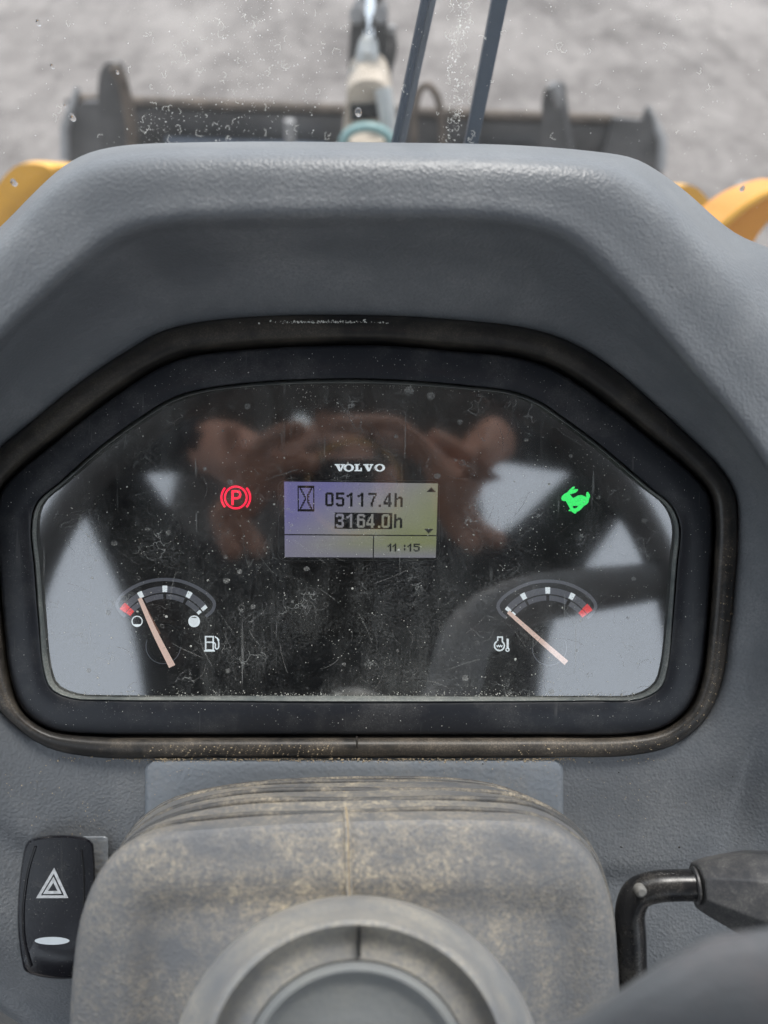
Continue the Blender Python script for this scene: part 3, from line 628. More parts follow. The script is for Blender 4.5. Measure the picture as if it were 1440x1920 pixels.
def catmull_sp(ps, ws, n=12):
    pts = np.array([list(p)+[w_] for p, w_ in zip(ps, ws)]); d = []
    a, b, c = pts
    for t in np.linspace(0, 1, 2*n): q = (1-t)**2*a+2*t*(1-t)*b+t*t*c; dq = 2*(1-t)*(b-a)+2*t*(c-b); d.append((q[:3], dq[:3], q[3]))
    return d
def spoke_path(ps, ws, th):
    d = catmull([list(p)+[w_] for p, w_ in zip(ps, ws)], 8, False); rings = []
    for i, q in enumerate(d):
        t = d[min(i+1, len(d)-1)][:3]-d[max(i-1, 0)][:3]; t /= np.linalg.norm(t); s_ = np.cross(t, NN); s_ /= np.linalg.norm(s_); u_ = np.cross(s_, t)
        rings.append([q[:3]+s_*q[3]*math.cos(a)*.5+u_*th*math.sin(a)*.5 for a in np.linspace(0, 2*math.pi, 16, endpoint=False)])
    return loft(rings, cap0=True, cap1=True)
mk('spoke', *spoke_path([P(760, 2080, .112), P(1130, 2015, .140), P(1440, 1910, .172), rim_c+rim_r*(DX*.94+DY*.34)], [.026, .033, .036, .030], .014), M_wheel, sw, smooth=70)
mk('spoke', *spoke(hc+NN*.006-DX*.014-DY*.020, hc+NN*.05-DX*.09-DY*.06, rim_c+rim_r*(-DX*.80-DY*.6), .030, .034, .030, .016), M_wheel, sw, smooth=70)
mk('spoke', *spoke(hc+NN*.006-DY*.022, hc+NN*.05-DY*.10+DX*.03, rim_c+rim_r*(DX*.45-DY*.89), .030, .034, .030, .016), M_wheel, sw, smooth=70)
# ---------------------------------------------------------------- direction lever
lv = empty('control_lever', 'black bent metal lever with a rubber grip to the right of the column', 'lever', P(1185, 1900, .02), rot=DROT)
pth = [(1192,2050,.030),(1187,1880,.034),(1184,1760,.036),(1182,1705,.037),(1196,1675,.038),(1228,1663,.039),(1265,1660,.040),(1325,1660,.042)]
cl = catmull(pth, 8, False)
mk('rod', *tube([P(*q) for q in cl], .0053, 20), M_lever, lv, smooth=60)
mk('rod_bump', *lathe(P(1202, 1672, .0433), NN, [(.0022, -.002), (.0021, 0), (.0012, .0008)], 20), plain('dusty_bump', (.20, .195, .18), .6), lv)
mk('grip_lip', *lathe(P(1303, 1660, .0415), P(1340, 1660, .0425)-P(1303, 1660, .0415), [(.0056, -.0004), (.0062, 0), (.0062, .0006), (.0056, .001)], 28), M_grip, lv)
gp = [((1305,1660,.0415), .0078), ((1309,1660,.0415), .0086), ((1325,1662,.042), .0100), ((1360,1668,.043), .0125), ((1400,1675,.045), .0150), ((1440,1684,.047), .0165), ((1520,1705,.051), .0175), ((1640,1730,.055), .0160), ((1660,1735,.056), .010)]
path = [P(*q[0]) for q in gp]; V, Fc = tube(path, [q[1] for q in gp], 8)
o = mk('grip', V, Fc, M_grip, lv, smooth=60, bevel=.0022)

# ---------------------------------------------------------------- dust and grit on the instruments
def specks(name, spots, mat, label, nrm=NN, lift=.00012, seg=5, origin=None):
    V = []; Fc = []
    nrm = np.array(nrm); a = np.cross(nrm, [.3, .8, .1]); a /= np.linalg.norm(a); b = np.cross(nrm, a)
    for p, r_ in spots:
        s = len(V); ph = rng.rand()*6; el_ = .5+rng.rand()*.8
        for k in range(seg):
            q = ph+2*math.pi*k/seg; rr_ = r_*(.6+.7*rng.rand()); V.append(p+nrm*lift+rr_*(math.cos(q)*a+el_*math.sin(q)*b))
        V.append(p+nrm*(lift+r_*.5)); c_ = len(V)-1
        Fc += [(s+k, s+(k+1) % seg, c_) for k in range(seg)]
    o = mk(name, V, Fc, mat, None, smooth=0, origin=origin if origin is not None else spots[0][0]); tag(o, label, None, None, 'stuff'); return o
def inside(ring, x, y):
    th = (math.atan2(y-1000, x-665)+math.pi)/(2*math.pi)*NA; r_ = ring[int(th) % NA]; return math.hypot(x-665, y-1000) < math.hypot(r_[0]-665, r_[1]-1000)
sp = []
cl_c = [(rng.uniform(100, 1240), rng.uniform(740, 1300), rng.uniform(15, 90)) for _ in range(30)]
while len(sp) < 2200:
    if rng.rand() < .5: c_ = cl_c[rng.randint(30)]; x, y = rng.normal(c_[0], c_[2]), rng.normal(c_[1], c_[2])
    else: x, y = rng.uniform(70, 1265), rng.uniform(720, 1305)
    if inside(L_, x, y): sp.append((P(x, y, -.0017), .00008+.00020*rng.rand()**3+(.0004 if rng.rand() < .012 else 0)))
for _ in range(500):
    x = rng.uniform(110, 1235); y = 1306-abs(rng.normal(0, 5)); 
    if inside(L_, x, y): sp.append((P(x, y, -.0015), .00010+.00022*rng.rand()**2))
for _ in range(120):
    x = rng.uniform(380, 960); y = 722+abs(rng.normal(0, 4))+max(0, (x-750))*.06
    if inside(L_, x, y): sp.append((P(x, y, -.0015), .00008+.00015*rng.rand()**2))
specks('cover_dust', sp, M_speck, 'pale dust specks scattered over the clear cover of the instruments')
def film_mat():
    g = G('dried_film'); t = g.new('ShaderNodeBsdfTransparent'); d = g.new('ShaderNodeBsdfDiffuse'); d.inputs[0].default_value = (.5, .5, .47, 1); m = g.new('ShaderNodeMixShader')
    f = g.math('MULTIPLY', g.ramp(g.noise(900, 4, .7), .3, .7), .55); g.link(f, m.inputs[0]); g.link(t.outputs[0], m.inputs[1]); g.link(d.outputs[0], m.inputs[2]); g.link(m.outputs[0], g.n['Material Output'].inputs[0]); return g.m
M_film = film_mat(); sc_l = []; lines = 0
while lines < 110:
    cxx, cyy = rng.uniform(120, 1220), rng.uniform(760, 1290); a_ = rng.normal(.6, .5) if rng.rand() < .6 else rng.normal(-.8, .4); ln_ = rng.uniform(15, 70); cv_ = rng.normal(0, 4)
    pts = [(cxx+math.cos(a_)*ln_*t-math.sin(a_)*cv_*(1-4*t*t), cyy+math.sin(a_)*ln_*t+math.cos(a_)*cv_*(1-4*t*t)) for t in (-.5, -.25, 0, .25, .5)]
    if all(inside(L_, *p) for p in pts): sc_l.append(stroke(pts, rng.uniform(.5, 1.1), -.00155)); lines += 1
tag(mk('hairline_scratches', *join(sc_l), M_film, None, smooth=0, rot=DROT), 'fine hairline scratches across the clear cover of the instruments', kind='stuff')
fs = []
for _ in range(46):
    cxx, cyy = rng.uniform(110, 1230), rng.uniform(760, 1290); r_ = rng.uniform(2.5, 6.5)
    if inside(grow(L_, -12), cxx, cyy): fs.append(ringpoly(cxx, cyy, r_, r_*rng.uniform(.75, 1), r_*(0 if rng.rand() < .5 else .8), r_*.7*(0 if rng.rand() < .3 else 1), -.0015, n=16))
for cxx, cyy, r_ in ((767, 732, 9), (808, 742, 8), (384, 879, 4), (635, 1302, 6), (1034, 1297, 6), (1165, 735, 0)):
    if r_: fs.append(ringpoly(cxx, cyy, r_, r_*.9, 0.1, .1, -.0015, n=18))
tag(mk('dried_spots', *join(fs), M_film, None, smooth=0, rot=DROT), 'small round dried spots on the clear instrument cover', kind='stuff')
sp = []
for _ in range(240): x = rng.normal(610, 45); sp.append((P(x, 604+rng.normal(0, 1.6)+abs(x-610)*.01, .0046), .00012+.0003*rng.rand()**2))
specks('seal_scuffs', sp, M_speck, 'pale scuff marks on the top of the rubber seal')
sp = []
while len(sp) < 420:
    x, y = rng.uniform(-10, 1440), rng.uniform(600, 1400)
    if inside(grow(B_, -12), x, y) and not inside(grow(L_, 16), x, y): sp.append((P(x, y, .0014), .00007+.00018*rng.rand()**3))
specks('bezel_dust', sp, M_speck, 'pale dust specks scattered over the black instrument bezel')
sp = []
for _ in range(900):
    x = rng.uniform(240, 1080) if rng.rand() < .75 else rng.uniform(90, 1250); y = 1422+abs(rng.normal(0, 3.5))+(0 if x > 180 else -3)
    sp.append((P(x, y, .0034 if 290 < x < 1040 else .0012), .00012+.00025*rng.rand()**2))
for _ in range(520):          # dirt caked on the lower right and lower left bends of the seal
    k = int(rng.choice([rng.uniform(150, 195), rng.uniform(230, 262)])) % NA; t = rng.uniform(.45, 1.0); q = B_[k]*(1-t)+S_[k]*t; h_ = np.interp(t, [p_[0] for p_ in prof_seal], [p_[1] for p_ in prof_seal])
    sp.append((P(q[0]+rng.normal(0, 1), q[1]+rng.normal(0, 1), h_), .00010+.00025*rng.rand()**2))
specks('tan_grit', sp, M_tan, 'tan grit gathered along the lower edge of the rubber seal', seg=5)
sp = []
for (x, y, r_) in ((318,274,5),(330,272,4),(309,277,3),(820,1545,0),(1165,1588,3.2),(1160,1448,1.8),(905,1432,2.5),(1070,1500,0),(1274,1588,3.5),(1374,1456,2.5),(450,277,2.5),(1072,291,2.5),(1110,1430,2)):
    if r_: sp.append((P(x, y, .0225 if y < 400 else .0035 if x < 1050 else .008), r_/4667*.8))
sg = []
for _ in range(420):
    c_ = ((170, 1540, 38), (330, 1440, 60), (960, 1440, 60), (1180, 1500, 60), (60, 1480, 50))[rng.randint(5)]; x, y = rng.normal(c_[0], c_[2]), rng.normal(c_[1], c_[2]*.5)
    if y > 1424: sg.append((P(x, y, .0040 if 285 < x < 1045 else .0022), .00008+.00018*rng.rand()**3))
specks('dashboard_dust', sg, M_tan, 'tan dust specks strewn over the lower grey dashboard around the column')
specks('dark_crumbs', sp, M_darkspeck, 'few dark crumbs lying on the grey dashboard')

# ---------------------------------------------------------------- windshield, drops, wiper
WY0, WY1 = .42, .33
WN = np.array([0, -(1.0), -(WY0-WY1)/.9]); 
def wp(x, y, off=0.0):                     # point on the windshield plane
    a0 = np.array([0, WY0+off, 2.1]); d1 = np.array([0, WY1-WY0, .9]); nn = np.cross([1, 0, 0], d1); r_ = ray(x, y); t = np.dot(a0-CAM, nn)/np.dot(r_, nn); return CAM+r_*t
NW = np.cross([1.0, 0, 0], np.array([0, WY1-WY0, .9])); NW /= np.linalg.norm(NW)
if NW[1] > 0: NW = -NW
def wpl(x, z): return np.array([x, WY0+(WY1-WY0)*(z-2.1)/.9, z])
ws = empty('windshield', 'dirty windshield glass with dried water marks above the dashboard', 'windshield', wpl(0, 1.9))
c4 = [wpl(-.62, 1.9), wpl(.62, 1.9), wpl(.60, 3.15), wpl(-.60, 3.15)]
mk('pane', c4, [(0, 1, 2, 3)], M_glass, ws, smooth=0)
for a_, b_ in ((0, 1), (1, 2), (2, 3), (3, 0)): mk('rubber_edge', *tube([c4[a_], c4[b_]], .012, 8), M_seal, ws)
sp = []
for _ in range(520): sp.append((wp(rng.normal(475, 75), rng.uniform(-10, 268)), .00010+.00022*rng.rand()**2))
for _ in range(90): sp.append((wp(rng.normal(290, 30), rng.uniform(200, 268)), .00010+.0002*rng.rand()**2))
for _ in range(260): y = rng.uniform(0, 270); sp.append((wp(862+8*math.sin(y/25)-y*.06+rng.normal(0, 9), y), .00012+.00028*rng.rand()**2))
for _ in range(650): sp.append((wp(rng.uniform(0, 1440), rng.uniform(-10, 450)), .00008+.00018*rng.rand()**3))
specks('windshield_dust', sp, M_mark, 'pale mineral specks dried onto the windshield glass', nrm=NW, lift=.0002)
def arcs(n, xr, yr, name, label):          # small curled outlines of dried drops
    parts = []
    for _ in range(n):
        x, y = rng.uniform(*xr) if xr[0] < xr[1] else 0, rng.uniform(*yr); r_ = rng.uniform(3, 8); a0 = rng.rand()*6; aa = rng.uniform(1.5, 4.5)
        ex = rng.uniform(.3, 1.2); pts = [wp(x+r_*ex*math.cos(a0+aa*k/7)+rng.normal(0, .9), y+r_*math.sin(a0+aa*k/7)+rng.normal(0, .9)) + NW*.0003 for k in range(8)]
        parts.append(tube(pts, .00008, 4))
    o = mk(name, *join(parts), M_mark, None, smooth=0); tag(o, label, None, None, 'stuff')
arcs(60, (240, 620), (20, 262), 'dried_drop_outlines', 'curled outlines of dried drops on the windshield at left')
arcs(60, (835, 885), (0, 262), 'dried_drop_trail', 'trail of dried drop outlines down the windshield right of centre')
arcs(34, (20, 1420), (10, 260), 'scattered_drop_outlines', 'faint dried drop outlines scattered across the windshield')
def drop_mat():
    g = G('water_drop'); g.set(Base_Color=(1, 1, 1), Roughness=.0, Transmission_Weight=1.0); g.b.inputs['IOR'].default_value = 1.33; return g.m
M_drop = drop_mat()
drops = [(672,208,9,'long forked water drop on the glass in front of the pale cylinder'),(136,218,8,'water drop on the glass over the left end of the bucket'),(98,122,5,'small water drop on the glass upper left'),(26,340,9,'wide water drop on the glass in front of the left yellow fender'),(122,196,4,'tiny water drop just above the drop at the bucket end'),(72,40,6,'faint water drop near the top left corner of the glass'),(220,134,4,'small water drop on the tall left bucket hook'),(1000,165,0,''),(1423,254,0,''),(1392,352,7,'water drop on the glass beside the orange guard')]
for x, y, r_, lb in drops:
    if not r_: continue
    s_ = r_*.00033*.62; c_ = wp(x, y); dn = np.array([0, (WY0-WY1), -.9]); dn /= np.linalg.norm(dn); rx_ = np.array([1.0, 0, 0])
    V = []; Fc = []; n1, n2 = 6, 14
    for i in range(n1):
        ph = i/(n1)*math.pi/2
        for k in range(n2):
            q = 2*math.pi*k/n2; ry = 1.5 if math.sin(q) > 0 else 1.0; wx = 1 - .35*max(0, math.sin(q))*0
            V.append(c_+NW*(.0003+s_*.75*math.sin(ph))+s_*math.cos(ph)*(math.cos(q)*rx_*wx*(.8 if ry < 1.2 else 1)+math.sin(q)*dn*ry))
    V.append(c_+NW*(.0003+s_*.75)); top = len(V)-1
    for i in range(n1-1):
        for k in range(n2): Fc.append((i*n2+k, i*n2+(k+1) % n2, (i+1)*n2+(k+1) % n2, (i+1)*n2+k))
    Fc += [((n1-1)*n2+k, (n1-1)*n2+(k+1) % n2, top) for k in range(n2)]; Fc.append(tuple(range(n2)))
    tag(mk('water_drop', V, Fc, M_drop, None, smooth=80), lb, 'water drop', 'water drops on the windshield')
# parallel wiper arms outside the glass
wi = empty('windshield_wiper', 'pair of parallel blue grey wiper arms outside the windshield', 'wiper', wp(800, 300, .05))
def bar(p0, p1, wd, th, name, mat, parent, off=.05):
    a, b = wp(*p0, off), wp(*p1, off); d = (b-a)/np.linalg.norm(b-a); s_ = np.cross(d, NW); s_ /= np.linalg.norm(s_)
    rings = [[p+s_*wd/2*i+NW*th/2*j for i, j in ((-1, -1), (1, -1), (1, 1), (-1, 1))] for p in (a, b)]
    return mk(name, *loft(rings, cap0=True, cap1=True), mat, parent, bevel=.0008)
ab = bar((818, -60), (742, 300), .0060, .006, 'wiper_arm', M_wiperpale, wi, .046)
mk('wiper_edge', *tube([wp(809, -60, .044)+NW*.002, wp(733, 300, .044)+NW*.002], .0022, 8), M_wiper, ab)
bar((948, -60), (877, 300), .0078, .006, 'wiper_arm', M_wiper, wi, .052)

# ---------------------------------------------------------------- outside: ground and front of the loader
def ground_mat():
    g = G('pale_concrete_ground'); a = g.noise(.7, 8, .62, dist=.4); b = g.noise(7, 6, .7); c_ = g.noise(60, 4, .7)
    mp = g.map((1.0, .45, 1)); st = g.noise(3.2, 6, .65, mp, .6)
    lg_ = g.noise(.35, 3, .5, None, .8)
    f = g.math('ADD', g.math('ADD', g.math('MULTIPLY', a, .28), g.math('MULTIPLY', lg_, .22)), g.math('ADD', g.math('MULTIPLY', b, .15), g.math('ADD', g.math('MULTIPLY', st, .25), g.math('MULTIPLY', c_, .1))))
    cr = g.ramp(f, .43, .57, (.095, .083, .076, 1), (.245, .223, .207, 1))
    g.set(Base_Color=cr, Roughness=.85); g.bump(g.math('ADD', b, c_), .5, .01); return g.m
mk('ground', [(-120, -120, 0), (120, -120, 0), (120, 120, 0), (-120, 120, 0)], [(0, 1, 2, 3)], ground_mat(), None, smooth=0, origin=(0, 0, 0), kind='structure')
bk = empty('loader_bucket', 'wide dark worn steel bucket lying across beyond the dashboard', 'bucket', (0, 3.5, 0))
BY = 3.40
def wx(x, y, Y): return W(x, y, Y)
tl, tr_ = wx(136, 186, BY), wx(1216, 226, BY)
zt = (tl[2]+tr_[2])/2; tilt = (tr_[2]-tl[2])
def bp(x, dy, dz): t = (x-tl[0])/(tr_[0]-tl[0]); return np.array([x, BY+dy, tl[2]+tilt*t+dz])
xs = np.linspace(tl[0], tr_[0], 12)
prof = [(0, 0), (.02, -.10), (.10, -.26), (.10, -.45), (.0, -.62), (-.0, -.78), (.35, -.92), (1.1, -.98)]
pf = catmull(prof, 5, False)
front = [[bp(x, q[0], q[1]) for x in xs] for q in pf]; backp = [[bp(x, q[0]-.03, q[1]-.02) for x in xs] for q in pf]
V1 = loft(front, closed=False); V2 = loft(backp, closed=False); mk('back_plate', *join([V1, V2]), M_steel, bk)
mk('top_edge', *tube([bp(x, -.0, .0) for x in xs], .022, 8), M_rust, bk)
mk('stiffener_plate', *prism([bp(x, -.05, z) for x, z in ((-.95, -.12), (-.25, -.12), (-.25, -.5), (-.95, -.5))], [bp(x, -.09, z) for x, z in ((-.95, -.12), (-.25, -.12), (-.25, -.5), (-.95, -.5))]), M_plate, bk)
mk('stiffener_plate', *prism([bp(x, -.05, z) for x, z in ((.32, -.14), (.7, -.14), (.7, -.5), (.32, -.5))], [bp(x, -.09, z) for x, z in ((.32, -.14), (.7, -.14), (.7, -.5), (.32, -.5))]), M_plate, bk)
def plate_px(pts, Y, th, name, mat, parent, smooth=30):
    a = [W(x, y, Y) for x, y in pts]; b = [q+np.array([0, th, 0]) for q in a]; return mk(name, *prism(a, b), mat, parent, smooth=smooth)
for s_, xx in ((-1, tl[0]), (1, tr_[0])):
    pl = [bp(xx, q[0], q[1]) for q in pf]+[bp(xx, 1.1, -.80), bp(xx, .5, -.3)]
    mk('side_plate', *prism([p+np.array([s_*.0, 0, 0]) for p in pl], [p+np.array([s_*.035, 0, 0]) for p in pl]), M_steel, bk)
mk('side_cutter', *tube([W(146, 165, BY), W(134, 200, BY-.05), W(121, 240, BY-.1), W(122, 300, BY-.15)], [.012, .016, .018, .02], 8), M_edge, bk)
mk('side_cutter', *tube([W(1214, 200, BY), W(1230, 235, BY-.05), W(1242, 262, BY-.08), W(1240, 320, BY-.15)], [.012, .018, .020, .02], 8), M_edge, bk)
def hook(pts, th, name, Y, mats):
    cl = catmull(pts, 6, True); a = [W(x, y, Y) for x, y in cl]; b = [q+np.array([th, .02, 0]) for q in a]; return mk(name, *prism(a, b), mats, bk)
h1 = hook([(183,170),(189,132),(200,118),(212,118),(222,134),(230,172),(236,230),(240,330),(196,330),(188,240)], .02, 'coupler_hook', 2.95, M_steel)
mk('hook_edge', *tube([W(x, y, 2.93) for x, y in catmull([(213,124),(228,150),(238,190),(246,235),(250,320)], 5, False)], .022, 8), M_rust, h1)
h2 = hook([(1018,180),(1030,158),(1048,158),(1054,190),(1060,230),(1066,330),(1014,330),(1016,230)], .02, 'coupler_hook', 2.95, M_steel)
mk('hook_edge', *tube([W(x, y, 2.92) for x, y in [(1035,158),(1044,178),(1047,200)]], [.018, .02, .012], 8), M_edge, h2)
mk('coupler_loop', *tube([W(x, y, 3.0) for x, y in catmull([(776,300),(778,210),(788,168),(802,160),(818,178),(828,225),(830,300)], 6, False)], .014, 8), M_rust, bk)
mk('lug', *tube([W(543, 226, 3.1), W(545, 290, 3.1)], .022, 10), M_edge, bk)
plate_px([(144,200),(156,192),(200,192),(270,340),(126,340),(128,250),(138,215)], BY-.06, .03, 'side_plate', M_steel, bk)
plate_px([(1150,222),(1204,226),(1216,205),(1230,245),(1240,330),(1120,330)], BY-.06, .03, 'side_plate', M_steel, bk)
# lift linkage in the middle
lk = empty('lift_linkage', 'lift linkage with pale hydraulic cylinder and dark brackets between the wheels', 'linkage', (0, 2.4, 1.0))
LY = 2.3
plate_px(catmull([(656,70),(662,36),(684,24),(686,60),(690,100),(680,130),(676,165),(658,165)], 4), LY, .14, 'bracket', M_steel, lk)
plate_px(catmull([(728,70),(724,34),(702,24),(700,60),(700,100),(706,130),(712,160),(726,165)], 4), LY, .14, 'bracket', M_steel, lk)
mk('piston_rod', *tube([W(691, 88, LY-.08), W(696, -40, LY+.05)], .0135, 16), M_chrome, lk)
plate_px([(676,-40), (722,-40), (716,8), (704,14), (684,12)], LY+.1, .1, 'rod_eye', M_rust, lk)
mk('cylinder_gland', *tube([W(688, 122, LY-.10), W(689, 100, LY-.10), W(691, 78, LY-.08), W(692, 70, LY-.08)], [.030, .030, .024, .018], 20), M_cyl, lk)
mk('pin', *tube([W(671, 132, LY-.05), W(666, 142, LY-.16)], .018, 14), M_cyl, lk)
mk('pin', *tube([W(714, 130, LY-.05), W(712, 150, LY-.16)], .020, 14), M_cyl, lk)
mk('pin', *tube([W(668, 32, LY-.02), W(668, 28, LY-.12)], .018, 14), M_edge, lk)
mk('pin', *tube([W(712, 32, LY-.02), W(713, 28, LY-.12)], .018, 14), M_edge, lk)
mk('grease_fitting', *tube([W(732, 58, LY), W(733, 48, LY)], .015, 12), M_edge, lk)
mk('hose', *tube([W(x, y, LY-.05) for x, y in catmull([(733,60),(738,85),(735,110),(728,135),(724,170)], 5, False)], .010, 8), M_steel, lk)
mk('piston_rod', *tube([W(685, 120, LY-.12), W(683, 175, LY-.16)], .011, 14), M_cyl, lk)
body = [(655,165),(672,152),(712,152),(726,168),(734,205),(740,245),(742,300),(644,300),(646,240),(648,200)]
plate_px(catmull(body, 4), LY-.25, .18, 'casting', M_buff, lk)
plate_px([(656,198), (708,196), (710,222), (658,228)], LY-.262, .02, 'casting_slot', M_dark, lk)
mk('casting_side', *tube([W(718, 165, LY-.27), W(726, 215, LY-.29), W(730, 290, LY-.3)], .022, 12), M_cyl, lk)
th_ = np.linspace(math.pi, 2*math.pi, 13)
mk('teal_ring', *tube([W(688+46*math.cos(a), 272+34*math.sin(a), LY-.36) for a in th_], .012, 10), M_teal, lk)
mk('ring_core', *tube([W(688, 262, LY-.34), W(689, 300, LY-.34)], [.045, .05], 16), M_buff, lk)
# fenders
fl = empty('front_fender', 'yellow front fender seen behind the left shoulder of the dashboard', 'fender', W(20, 420, 1.15), 'yellow front fenders')
def fender(pts, Y, th, mat, par, name):
    cl = catmull(pts, 5); a = [W(x, y, Y) for x, y in cl]; cen_ = np.mean(a, axis=0)
    r_in = [cen_+(q-cen_)*.9+np.array([0, -.02, .012]) for q in a]; b = [q+np.array([0, th, -th*.5]) for q in a]
    return mk(name, *loft([b, a, r_in], cap0=True, cap1=True), mat, par, smooth=60)
fender([(-90,470),(-40,400),(0,352),(32,315),(50,304),(90,303),(112,312),(112,330),(80,380),(20,450),(-30,520)], 1.25, .20, M_yellow, fl, 'fender_top')
fender([(112,306),(112,330),(60,385),(20,430),(40,440),(90,390),(130,340)], 1.30, .2, M_orange, fl, 'fender_flange')
fr_ = empty('front_fender', 'small tip of the yellow front fender right of the dashboard hood', 'fender', W(1300, 400, 1.25), 'yellow front fenders')
fender([(1262,350),(1275,344),(1296,350),(1318,372),(1345,410),(1370,460),(1300,460),(1262,400)], 1.3, .15, M_yellow, fr_, 'fender_top')
gr_ = empty('curved_guard', 'curved orange yellow guard at the right edge behind the dashboard', 'guard', W(1400, 430, .9))
cl = catmull([(1352,432),(1382,406),(1412,384),(1450,364),(1520,348),(1520,372),(1470,395),(1440,420),(1415,455),(1395,500),(1350,500)], 6)
a = [W(x, y, .95) for x, y in cl]; b = [q+np.array([0, .12, -.05]) for q in a]; mk('guard_plate', *prism(a, b), M_orange, gr_, bevel=.004)
a = catmull([(1348,429),(1378,402),(1408,380),(1447,360),(1520,343)], 6, False); mk('guard_lip', *tube([W(x, y, .945) for x, y in a], .006, 8), M_yellow, gr_)
mk('front_frame_bolt', *tube([W(1392, 345, 1.4), W(1392, 380, 1.4)], .014, 10), M_edge, gr_)

# ---------------------------------------------------------------- cab around the camera (seen only in the reflections)
cb = empty('cab', 'dark cab shell with roof and pillars around the operator', 'cab', (0, -.3, 1.4))
def bx(name, c, s, mat, parent): return mk(name, *box(c, s), mat, parent, bevel=min(s)*.2)
bx('roof', (0, -.10, 3.36), (1.40, .92, .10), M_liner, cb)
bx('sky_blocking_box', (-.02, -.575, 3.12), (.58, .07, .40), M_liner, cb)  # unseen box added to block sky from the cover's reflection
bx('floor', (0, -.35, 1.36), (1.30, 1.7, .06), M_cab, cb)
bx('console', (0, .26, 1.65), (.5, .12, .55), M_cab, cb)
for sx in (-1, 1):
    bx('front_pillar', (sx*.66, .36, 2.35), (.06, .06, 1.92), M_cab, cb)
    bx('middle_pillar', (sx*.70, -.42, 2.35), (.05, .07, 1.92), M_cab, cb)
    bx('door_panel', (sx*.69, -.1, 1.75), (.04, .88, .72), M_cab, cb)
bx('rear_wall', (0, -1.15, 1.95), (1.4, .05, 1.15), M_cab, cb)
# seat
st = empty('operator_seat', 'dark cloth operator seat behind the steering wheel', 'seat', (0, -.72, 1.4))
bx('cushion', (0, -.66, 1.76), (.5, .5, .12), M_seat, st); bx('backrest', (0, -.98, 2.14), (.48, .12, .66), M_seat, st); bx('pedestal', (0, -.68, 1.54), (.3, .3, .30), M_cab, st)
# smartphone that takes the picture
ph = empty('smartphone', 'black smartphone held upright above the instruments', 'phone', CAM+NN*.006, rot=DROT)
pc = CAM + NN*.0085
RM = np.array([DX, DY, NN]).T
mk('case', *box(pc - DX*.020 - DY*.050, (.073, .148, .008), RM), M_phone, ph, bevel=.003)
V, Fc = tube([CAM+NN*.0035+.038*(math.cos(a)*DX+math.sin(a)*DY) for a in np.linspace(0, 2*math.pi, 49)], .0016, 8, caps=False); mk('ring_grip', V, Fc, M_gold, ph)

# operator: one continuous skinned body, jacket and trousers by material
def skinned(name, joints, edges, mat, parent, root=0, sub=2):
    me = bpy.data.meshes.new(name); inv_ = np.array(MW[parent.name].inverted())
    pts = [tuple((inv_ @ np.append(j[0], 1))[:3]) for j in joints]
    me.from_pydata(pts, edges, []); o_ = bpy.data.objects.new(name, me); col.objects.link(o_)
    md = o_.modifiers.new('skin', 'SKIN'); md.use_smooth_shade = True
    for i, j in enumerate(joints):
        r_ = j[1]; me.skin_vertices[0].data[i].radius = r_ if isinstance(r_, tuple) else (r_, r_)
    me.skin_vertices[0].data[root].use_root = True
    sb = o_.modifiers.new('sub', 'SUBSURF'); sb.levels = sub; sb.render_levels = sub
    bpy.context.view_layer.update(); dg = bpy.context.evaluated_depsgraph_get(); m2 = bpy.data.meshes.new_from_object(o_.evaluated_get(dg))
    bpy.data.objects.remove(o_); o2 = bpy.data.objects.new(name, m2); col.objects.link(o2); o2.parent = parent; MW[o2.name] = MW[parent.name].copy()
    m2.materials.clear()
    for m_ in (mat if isinstance(mat, list) else [mat]): m2.materials.append(m_)
    m2.polygons.foreach_set('use_smooth', [True]*len(m2.polygons))
    return o2
def MP(x, y, H): q = P(x, y, -H); return q+2*H*NN
pe = empty('person', 'operator in a dark jacket holding a phone, mirrored in the instrument cover', 'person', (0, -.66, 1.82))
J = [((0, -.70, 1.92), (.15, .11)), ((0, -.60, 2.15), (.16, .11)), ((0, -.47, 2.45), (.19, .13)), ((0, -.34, 2.70), (.21, .11)), ((0, -.31, 2.80), .07), ((-.01, -.29, 2.85), .06), ((-.02, -.27, 2.91), (.08, .095)), ((-.03, -.26, 2.99), (.072, .085))]
E_ = [(i, i+1) for i in range(7)]
def add(p, r_, par): J.append((p, r_)); E_.append((par, len(J)-1)); return len(J)-1
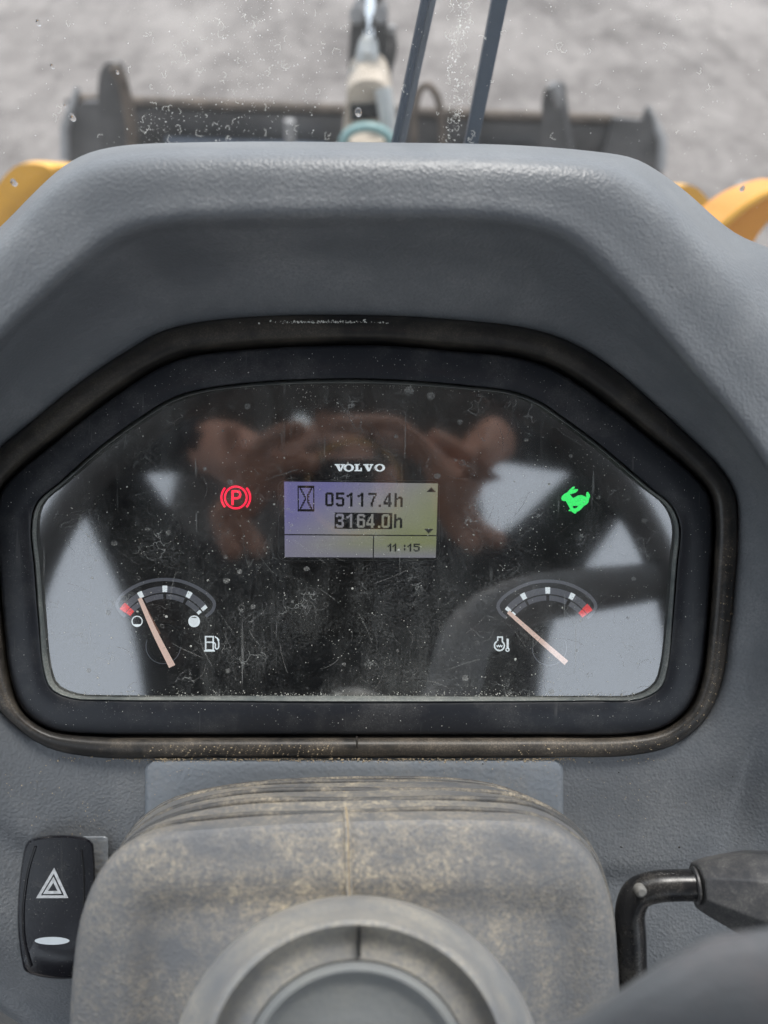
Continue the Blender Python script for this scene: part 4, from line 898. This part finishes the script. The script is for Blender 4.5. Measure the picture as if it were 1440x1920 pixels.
for s_ in (-1, 1):
    sh = add((s_*.205, -.30, 2.74), .06, 3)
    elb = add(MP(165 if s_ < 0 else 1185, 835 if s_ < 0 else 850, .52), .034, sh)
    wr = add(MP(410 if s_ < 0 else 925, 835 if s_ < 0 else 815, .36), .025, elb)
    pm = add(MP(475 if s_ < 0 else 875, 880 if s_ < 0 else 865, .335), (.020, .030), wr)
    k0 = add(MP(510 if s_ < 0 else 855, 905 if s_ < 0 else 930, .322), (.017, .030), pm)
    # fingers around the phone edge: index, middle, ring, little; thumb from the side of the palm
    if s_ < 0: F4 = [((470,850),(520,815),(575,800)), ((500,880),(550,868),(600,870)), ((440,975),(470,1010),(490,1045)), ((405,960),(425,1010),(445,1050))]; T_ = ((450,850),(430,815),(440,790))
    else: F4 = [((800,845),(740,795),(610,795)), ((820,870),(770,838),(700,812)), ((870,960),(905,1000),(950,1020)), ((840,965),(870,1010),(905,1030))]; T_ = ((880,870),(850,840),(800,815))
    for fpts in F4:
        pr_ = k0
        for q, r_ in zip(fpts, (.0095, .009, .0078)): pr_ = add(MP(*q, .300 if q is fpts[-1] else .308), r_, pr_)
    pr_ = pm
    for q, r_ in zip(T_, (.0115, .010, .0088)): pr_ = add(MP(*q, .325), r_, pr_)
    hip = add((s_*.11, -.64, 1.90), .095, 0); kn = add((s_*.17, -.20, 1.93), .065, hip); an = add((s_*.17, -.12, 1.50), .045, kn); add((s_*.17, .02, 1.43), .04, an)
body_ = skinned('body', J, E_, [M_cloth, M_skin], pe)
bw = MW[pe.name]; wrL, wrR = [np.array(J[i][0]) for i in (0, 0)]
ids = []
for pl in body_.data.polygons:
    c_ = np.array(bw @ pl.center); head = c_[2] > 2.83 and c_[1] < -.12 and abs(c_[0]+.02) < .115
    hand = np.linalg.norm(c_-CAM) < .15
    ids.append(1 if (head or hand) else 0)
body_.data.polygons.foreach_set('material_index', ids)
hd = np.array([-.025, -.27, 2.95])
mk('hair', *lathe(hd+np.array([0, -.015, .01]), (0, -.25, 1), [(.088, .01), (.094, .03), (.090, .06), (.070, .088), (.035, .102), (.01, .106)], 24), M_hair, pe, smooth=70)
for dx in (-.03, .03): mk('eye', *lathe(hd+np.array([dx, .088, -.02]), (0, 1, 0), [(.012, 0), (.008, .006), (.002, .009)], 12), M_white, pe)
mk('nose', *tube([hd+np.array([0, .088, -.015]), hd+np.array([0, .112, -.05])], [.007, .013], 8), M_skin, pe)
mk('mouth', *tube([hd+np.array([-.022, .088, -.075]), hd+np.array([0, .096, -.075]), hd+np.array([.022, .088, -.075])], .005, 6), M_rust, pe)
for s_ in (-1, 1): mk('ear', *lathe(hd+np.array([s_*.088, 0, -.03]), (s_, -.3, 0), [(.012, -.01), (.024, 0), (.022, .008), (.01, .010)], 12), M_skin, pe)
